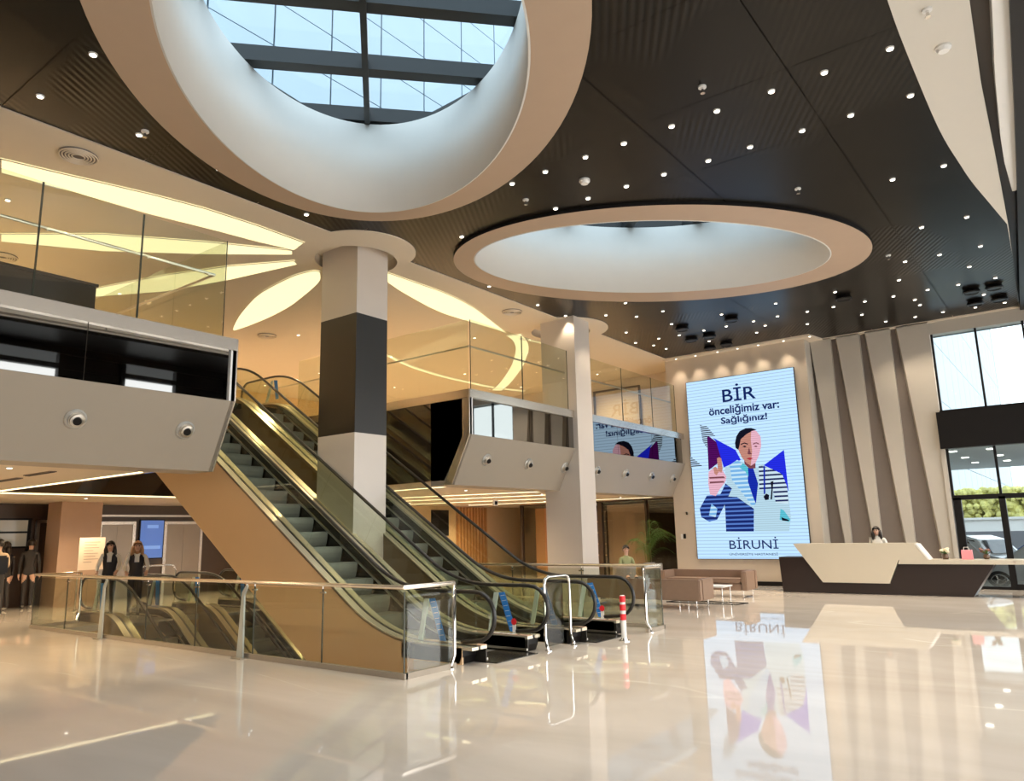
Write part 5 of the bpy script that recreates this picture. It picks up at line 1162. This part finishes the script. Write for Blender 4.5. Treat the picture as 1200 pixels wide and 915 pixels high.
# ------------------------------------------------------------------ outside: canopy, hedge, wall and parked cars
t = thing('entrance_canopy', 'grey entrance canopy with rows of spot lamps seen through the glass', 'canopy', (-2, 26, 3.6))
G().box(-9, 6, 22.9, 33.0, 3.62, 3.9).put('soffit', mat('canopy_grey', (0.55, 0.58, 0.58), 0.5), t)
for k in range(6):
    for j in range(3): G().cyl((-4.6+k*0.9, 24.2+j*2.6), 0.10, 3.60, 3.625, 14).put('canopy_lamp', M_LAMP, t)
t = thing('boundary_wall', 'pale boundary wall behind the parked cars', 'wall', (-3, 41, 0)); G().box(-14, 6, 40.8, 41.1, -0.6, 1.75).put('wall_body', M_WHITEP, t); G().box(-14.1, 6.1, 40.7, 41.2, 1.75, 1.85).put('coping', M_WHITEP, t)
t = thing('far_hedge', 'sunlit yellow green hedge beyond the boundary wall', 'hedge', (-3, 44, 0))
rnd = random.Random(5); g = G()
for k in range(3200):
    g.sphere((rnd.uniform(-9, 1), rnd.uniform(43, 45), 0.6+2.6*rnd.random()**0.8), rnd.uniform(0.07, 0.22), 5, 4)
o = g.put('foliage', mat('sunlit_leaves', (0.62, 0.58, 0.20), 0.8, noise=0.6, nscale=1.5), t); o['kind'] = 'stuff'
t = thing('grey_fence', 'grey panelled fence behind the parked cars', 'fence', (-3, 38, 0))
for k in range(8): G().box(-9.9+k*1.8, -8.15+k*1.8, 38, 38.05, -0.6, 1.25).put('fence_panel', mat('fence_grey', (0.16, 0.16, 0.17), 0.6, noise=0.05), t)

def car(loc, rz, col, label, suv=False):
    t = thing('car', label, 'car', loc, None, rz); ORG[t.name] = Vector((0, 0, 0))
    H = 1.62 if suv else 1.45
    pm = mat('car_paint_'+label.split()[0], col, 0.25, 0.3, coat=1.0)
    prof = [(-2.2, 0.32), (-2.25, 0.6), (-2.15, 0.92), (-1.75, 1.02), (-1.35, H-0.12), (-0.9, H), (0.3, H), (0.75, H-0.10), (1.25, 1.0), (2.0, 0.86), (2.25, 0.62), (2.22, 0.32)]
    g = G(); n = len(prof)
    secs = []
    for s, yy in ((0.0, -0.90), (0.55, -0.86), (1, -0.62)):
        pass
    ys = [-0.88, -0.80, 0.80, 0.88]
    vs = []
    for yy, f in ((-0.88, 0.0), (-0.82, 1.0), (0.82, 1.0), (0.88, 0.0)):
        for (px, pz) in prof:
            top = pz > 1.05
            yv = yy*(0.80 if top else 1.0); vs.append((px*(0.985 if f == 0 else 1), yv, pz if f else min(pz, pz*0.985)))
    fs = [(r*n+k, r*n+(k+1) % n, (r+1)*n+(k+1) % n, (r+1)*n+k) for r in range(3) for k in range(n)]+[tuple(range(n)), tuple(reversed(range(3*n, 4*n)))]
    g.add(vs, fs); g.put('body', pm, t, bevel=0.02)
    wm = mat('car_window', (0.02, 0.025, 0.03), 0.05, 0.0, spec=1.0)
    for s in (-1, 1):
        G().prism([(-1.55, 1.06), (-1.25, H-0.15), (-0.45, H-0.08), (-0.45, 1.06)], 'y', s*0.735 if s > 0 else -0.735, s*0.725).prism([(-0.38, 1.06), (-0.38, H-0.08), (0.35, H-0.08), (0.95, 1.06)], 'y', s*0.735, s*0.725).put('side_window', wm, t)
    G().add([(-1.79, -0.62, 1.05), (-1.79, 0.62, 1.05), (-1.41, 0.56, H-0.15), (-1.41, -0.56, H-0.15)], [(0, 1, 2, 3)]).put('rear_window', wm, t)
    G().add([(1.29, -0.62, 1.02), (1.29, 0.62, 1.02), (0.82, 0.56, H-0.13), (0.82, -0.56, H-0.13)], [(0, 1, 2, 3)]).put('windscreen', wm, t)
    for xx in (-1.4, 1.4):
        for s in (-1, 1):
            wh = G().tube([(xx, s*0.70, 0.33), (xx, s*0.90, 0.33)], 0.33, 22).put('wheel', M_RUBBER, t)
            h = G().tube([(xx, s*0.895, 0.33), (xx, s*0.905, 0.33)], 0.10, 12)
            for q in range(5):
                a = 2*PI*q/5; h.tube([(xx, s*0.905, 0.33), (xx+0.22*math.cos(a), s*0.905, 0.33+0.22*math.sin(a))], 0.028, 5)
            h.tube([(xx+0.23*math.cos(2*PI*q/20), s*0.903, 0.33+0.23*math.sin(2*PI*q/20)) for q in range(20)], 0.02, 5, closed=True)
            h.put('hubcap', M_CHROME, wh)
    for s in (-1, 1):
        G().box(-2.26, -2.12, s*0.72-0.13, s*0.72+0.13, 0.74, 0.90).put('tail_lamp', M_RED, t); G().box(2.10, 2.24, s*0.70-0.14, s*0.70+0.14, 0.62, 0.76).put('headlamp', M_CHROME, t)
    G().box(-2.28, -2.2, -0.85, 0.85, 0.35, 0.5).put('bumper', M_BLACK, t)
    return t
car((-0.75, 26.9, -0.42), math.radians(168), (0.50, 0.51, 0.52), 'silver car parked nearest the entrance glass, its wheel beside the door')
car((-3.9, 31.0, -0.42), math.radians(150), (0.80, 0.81, 0.82), 'white car parked behind the silver one, seen over the counter', True)
car((-0.9, 33.0, -0.42), math.radians(160), (0.05, 0.08, 0.25), 'blue car parked at the far right beyond the silver car', False)

# ------------------------------------------------------------------ people
def skin_body(name, joints, edges, rad, mats, mfun, parent, sub=2):
    """one continuous body grown over a skeleton of joints"""
    names = list(joints); idx = {k: i for i, k in enumerate(names)}
    me = bpy.data.meshes.new('skel'); me.from_pydata([joints[k] for k in names], [(idx[a], idx[b]) for a, b in edges], [])
    o = bpy.data.objects.new('tmp', me); COL.objects.link(o)
    o.modifiers.new('skin', 'SKIN'); 
    sv = me.skin_vertices[0].data
    for k in names:
        r = rad[k]; r = r if isinstance(r, tuple) else (r, r); sv[idx[k]].radius = r; sv[idx[k]].use_root = (k == 'pelvis')
    s = o.modifiers.new('sub', 'SUBSURF'); s.levels = sub; s.render_levels = sub
    dg = bpy.context.evaluated_depsgraph_get(); m2 = bpy.data.meshes.new_from_object(o.evaluated_get(dg))
    bpy.data.objects.remove(o); m2.materials.clear()
    ob = link_mesh(name, m2, mats, parent, world=False, smooth=True)
    for p in m2.polygons: p.material_index = mfun(p.center)
    return ob
def person(loc, rz, label, h=1.66, pose='stand', shirt=None, trous=None, hair=None, vest=False, long_hair=True, backpack=False, skinm=None, head_down=0.0):
    t = thing('person', label, 'person', loc, None, rz); ORG[t.name] = Vector((0, 0, 0))
    s = h/1.66; J = {}; R_ = {}; E_ = []
    def j(n, x, y, z, r, par=None):
        J[n] = (x*s, y*s, z*s); R_[n] = tuple(v*s for v in r) if isinstance(r, tuple) else r*s
        if par: E_.append((par, n))
    sit = pose == 'sit'
    zp = 0.47 if sit else 0.90
    # faces +x
    j('pelvis', 0, 0, zp, (0.14, 0.10)); j('waist', 0.0, 0, zp+0.16, (0.115, 0.085), 'pelvis'); j('chest', 0.01, 0, zp+0.34, (0.14, 0.10), 'waist')
    j('neck0', 0.0, 0, zp+0.50, 0.055, 'chest'); j('neck1', 0.015+head_down*0.03, 0, zp+0.56, 0.048, 'neck0')
    hx = 0.03+head_down*0.08; hz = zp+0.66-head_down*0.03
    j('skull', hx, 0, hz, (0.080, 0.090), 'neck1'); j('crown', hx-0.005, 0, hz+0.065, (0.055, 0.062), 'skull')
    for sd, S_ in (('l', 1), ('r', -1)):
        j('sh'+sd, 0, S_*0.165, zp+0.44, 0.055, 'chest')
        if pose == 'stand': el, wr = (0.02, S_*0.215, zp+0.16), (0.16, S_*0.19, zp-0.02)
        elif pose == 'rail': el, wr = (0.10, S_*0.23, zp+0.20), (0.30, S_*0.20, zp+0.10)
        elif pose == 'hang': el, wr = (-0.02, S_*0.21, zp+0.16), (0.03, S_*0.22, zp-0.08)
        else: el, wr = (0.08, S_*0.21, zp+0.18), (0.28, S_*0.10, zp+0.12)
        j('el'+sd, *el, 0.040, 'sh'+sd); j('wr'+sd, *wr, 0.027, 'el'+sd)
        d = (Vector(wr)-Vector(el)).normalized(); pc = Vector(wr)+d*0.06
        j('palm'+sd, *pc, (0.034, 0.018), 'wr'+sd)
        side = Vector((0, S_, 0))
        lat = d.cross(Vector((0, S_, 0))).normalized() if pose == 'hang' else Vector((0, 1, 0))
        if pose == 'hang': lat = Vector((1, 0, 0))
        dn = Vector((0, 0, -1)) if pose != 'hang' else Vector((0, -S_, 0))
        for q, (o_, L) in enumerate(((-0.024, 0.060), (-0.008, 0.070), (0.008, 0.066), (0.024, 0.052))):
            b = pc+lat*o_+d*0.022; m_ = b+d*L*0.5+dn*0.006; e = m_+d*L*0.4+dn*0.02
            j('f%s%da' % (sd, q), *b, 0.0085, 'palm'+sd); j('f%s%db' % (sd, q), *m_, 0.0080, 'f%s%da' % (sd, q)); j('f%s%dc' % (sd, q), *e, 0.0065, 'f%s%db' % (sd, q))
        b = Vector(wr)+d*0.03-lat*0.03*S_; e = b+d*0.04-lat*0.018*S_
        j('th%sa' % sd, *b, 0.010, 'wr'+sd); j('th%sb' % sd, *e, 0.008, 'th%sa' % sd)
        j('hip'+sd, 0, S_*0.085, zp-0.04, 0.085, 'pelvis')
        if sit:
            j('kn'+sd, 0.40, S_*0.11, zp-0.02, 0.055, 'hip'+sd); j('an'+sd, 0.38, S_*0.11, 0.09, 0.036, 'kn'+sd)
            fx = 0.38
        else:
            st = 0.05*S_ if pose != 'walk' else 0.18*S_
            j('kn'+sd, 0.02+st*0.5, S_*0.09, 0.48, 0.055, 'hip'+sd); j('an'+sd, -0.02+st, S_*0.09, 0.09, 0.036, 'kn'+sd); fx = -0.02+st
        j('toe'+sd, fx+0.15, S_*0.10, 0.035, 0.026, 'an'+sd)
    trous = trous or M_TROUS; shirt = shirt or M_SHIRT; skinm = skinm or M_SKIN
    wrl = Vector(J['wrl']); 
    def mf(c):
        x, y, z = c.x/s, c.y/s, c.z/s
        if z > zp+0.515 and abs(y) < 0.13: return 0
        if z < 0.075 and not sit: return 3
        for sd in ('l', 'r'):
            w_ = Vector(J['wr'+sd])/s; e_ = Vector(J['el'+sd])/s; d_ = (w_-e_).normalized()
            if (Vector((x, y, z))-w_).dot(d_) > -0.02 and (Vector((x, y, z))-w_).length < 0.22 and abs(y) > 0.03 and (sit or z > 0.6): return 0
        if sit: return 2 if (z < zp+0.03) else 1
        return 2 if z < zp+0.04 else 1
    skin_body('body', J, E_, R_, [skinm, shirt, trous, M_SHOE], mf, t)
    hc = Vector((hx, 0, hz+0.01))*s
    # face
    fz = hz*s; fx = (hx+0.083)*s
    for S_ in (-1, 1):
        G().sphere((fx-0.006*s, S_*0.030*s, fz+0.018*s), 0.011*s, 8, 6).put('eye', M_BLACK, t); G().sphere(((hx)*s, S_*0.083*s, fz+0.005*s), 0.02*s, 8, 6, sc_=(0.8, 0.5, 1.4)).put('ear', skinm, t, smooth=True)
        G().box(fx-0.012*s, fx+0.002*s, S_*0.030*s-0.016*s, S_*0.030*s+0.016*s, fz+0.036*s, fz+0.042*s).put('eyebrow', hair or M_HAIRB, t)
    G().add([(fx-0.006*s, -0.012*s, fz-0.022*s), (fx-0.006*s, 0.012*s, fz-0.022*s), (fx+0.02*s, 0, fz-0.018*s), (fx-0.004*s, 0, fz+0.022*s)], [(0, 1, 2), (1, 3, 2), (3, 0, 2), (0, 3, 1)]).put('nose', skinm, t, smooth=True)
    G().sphere((fx-0.010*s, 0, fz-0.046*s), 0.02*s, 10, 6, sc_=(0.45, 1.0, 0.35)).put('mouth', mat('lips', (0.45, 0.14, 0.13), 0.5), t, smooth=True)
    # hair: cap over the skull plus length behind
    hm = hair or M_HAIRB
    bm = bmesh.new(); bmesh.ops.create_icosphere(bm, subdivisions=3, radius=0.106*s)
    for v in bm.verts: v.co = Vector((v.co.x*0.98-0.014*s, v.co.y*0.93, v.co.z*1.10+0.02*s))+Vector((hx*s, 0, hz*s))
    cut = [v for v in bm.verts if (v.co.x-hx*s) > 0.032*s and v.co.z < (hz+0.068)*s or v.co.z < (hz-0.05)*s]
    bmesh.ops.delete(bm, geom=cut, context='VERTS'); me = bpy.data.meshes.new('hair'); bm.to_mesh(me); bm.free()
    ho = link_mesh('hair', me, hm, t, world=False, smooth=True)
    if long_hair:
        g = G()
        for S_ in (-1, 1):
            g.tube([(hx*s-0.02*s, S_*0.075*s, (hz+0.02)*s), (hx*s-0.01*s, S_*0.095*s, (hz-0.08)*s), (0.01*s, S_*0.10*s, (hz-0.20)*s), (0.03*s, S_*0.085*s, (hz-0.28)*s)], [0.035*s, 0.038*s, 0.034*s, 0.012*s], 8)
        g.tube([(hx*s-0.07*s, 0, (hz)*s), (hx*s-0.085*s, 0, (hz-0.12)*s), (-0.09*s, 0, (hz-0.24)*s)], [0.07*s, 0.07*s, 0.03*s], 10)
        g.put('hair_length', hm, t, smooth=True)
    if vest:
        prof = [(zp+0.02, 0.150, 0.118), (zp+0.16, 0.130, 0.100), (zp+0.30, 0.152, 0.118), (zp+0.40, 0.150, 0.108), (zp+0.47, 0.115, 0.075)]
        vs, fs = [], []; n = 20
        for (z, ry, rx) in prof:
            for k in range(n): a = 2*PI*k/n; vs.append(((rx*math.cos(a)+0.008)*s, ry*math.sin(a)*s, z*s))
        for r in range(len(prof)-1):
            for k in range(n):
                a = 2*PI*(k+0.5)/n; front = math.cos(a) > 0.93
                if front and r >= 2: continue
                fs.append((r*n+k, r*n+(k+1) % n, (r+1)*n+(k+1) % n, (r+1)*n+k))
        me = bpy.data.meshes.new('vest'); me.from_pydata(vs, [], fs); link_mesh('vest', me, M_VEST, t, world=False, smooth=True)
        g = G()
        for S_ in (-1, 1): g.add([((0.06)*s, S_*0.015*s, (zp+0.50)*s), ((0.085)*s, S_*0.07*s, (zp+0.49)*s), ((0.122)*s, S_*0.04*s, (zp+0.40)*s)], [(0, 1, 2)])
        g.put('collar', M_SHIRT, t)
    if backpack:
        G().box(-0.30*s, -0.10*s, -0.15*s, 0.15*s, (zp+0.02)*s, (zp+0.42)*s).put('backpack', M_BLACK, t, bevel=0.04)
    return t
person((-16.80, 8.38, 0.012), math.radians(-25), 'woman with long light brown hair in white shirt and black vest, looking down', 1.66, 'rail', vest=True, hair=M_HAIRL, head_down=1.0)
person((-17.85, 8.30, 0.0), math.radians(-35), 'woman with dark hair in white shirt and black vest beside the cream notice', 1.68, 'rail', vest=True, head_down=0.8)
person((-20.55, 6.98, 0.0), math.radians(170), 'person in a light shirt with a black backpack at the far left edge', 1.76, 'walk', shirt=mat('tan_shirt', (0.55, 0.42, 0.28), 0.8), backpack=True, long_hair=False)
person((-22.3, 7.75, 0.0), math.radians(200), 'person dressed all in black standing before the dark shopfront', 1.70, 'hang', shirt=M_VEST, long_hair=True)
person((-22.4, 8.35, 0.0), math.radians(150), 'taller person in dark clothes close to the thin pale door frame', 1.76, 'hang', shirt=M_TROUS, long_hair=False)
person((-4.33, 20.95, 0.0), math.radians(-90), 'receptionist with dark hair in white sitting behind the desk', 1.60, 'hang', shirt=M_SHIRT, long_hair=True, head_down=0.8, trous=M_TROUS).location.z = 0.0
person((-10.1, 18.3, 0.0), math.radians(-40), 'person in an olive green top seated in an armchair behind the fence', 1.66, 'sit', shirt=mat('olive_top', (0.28, 0.30, 0.14), 0.8), long_hair=False)
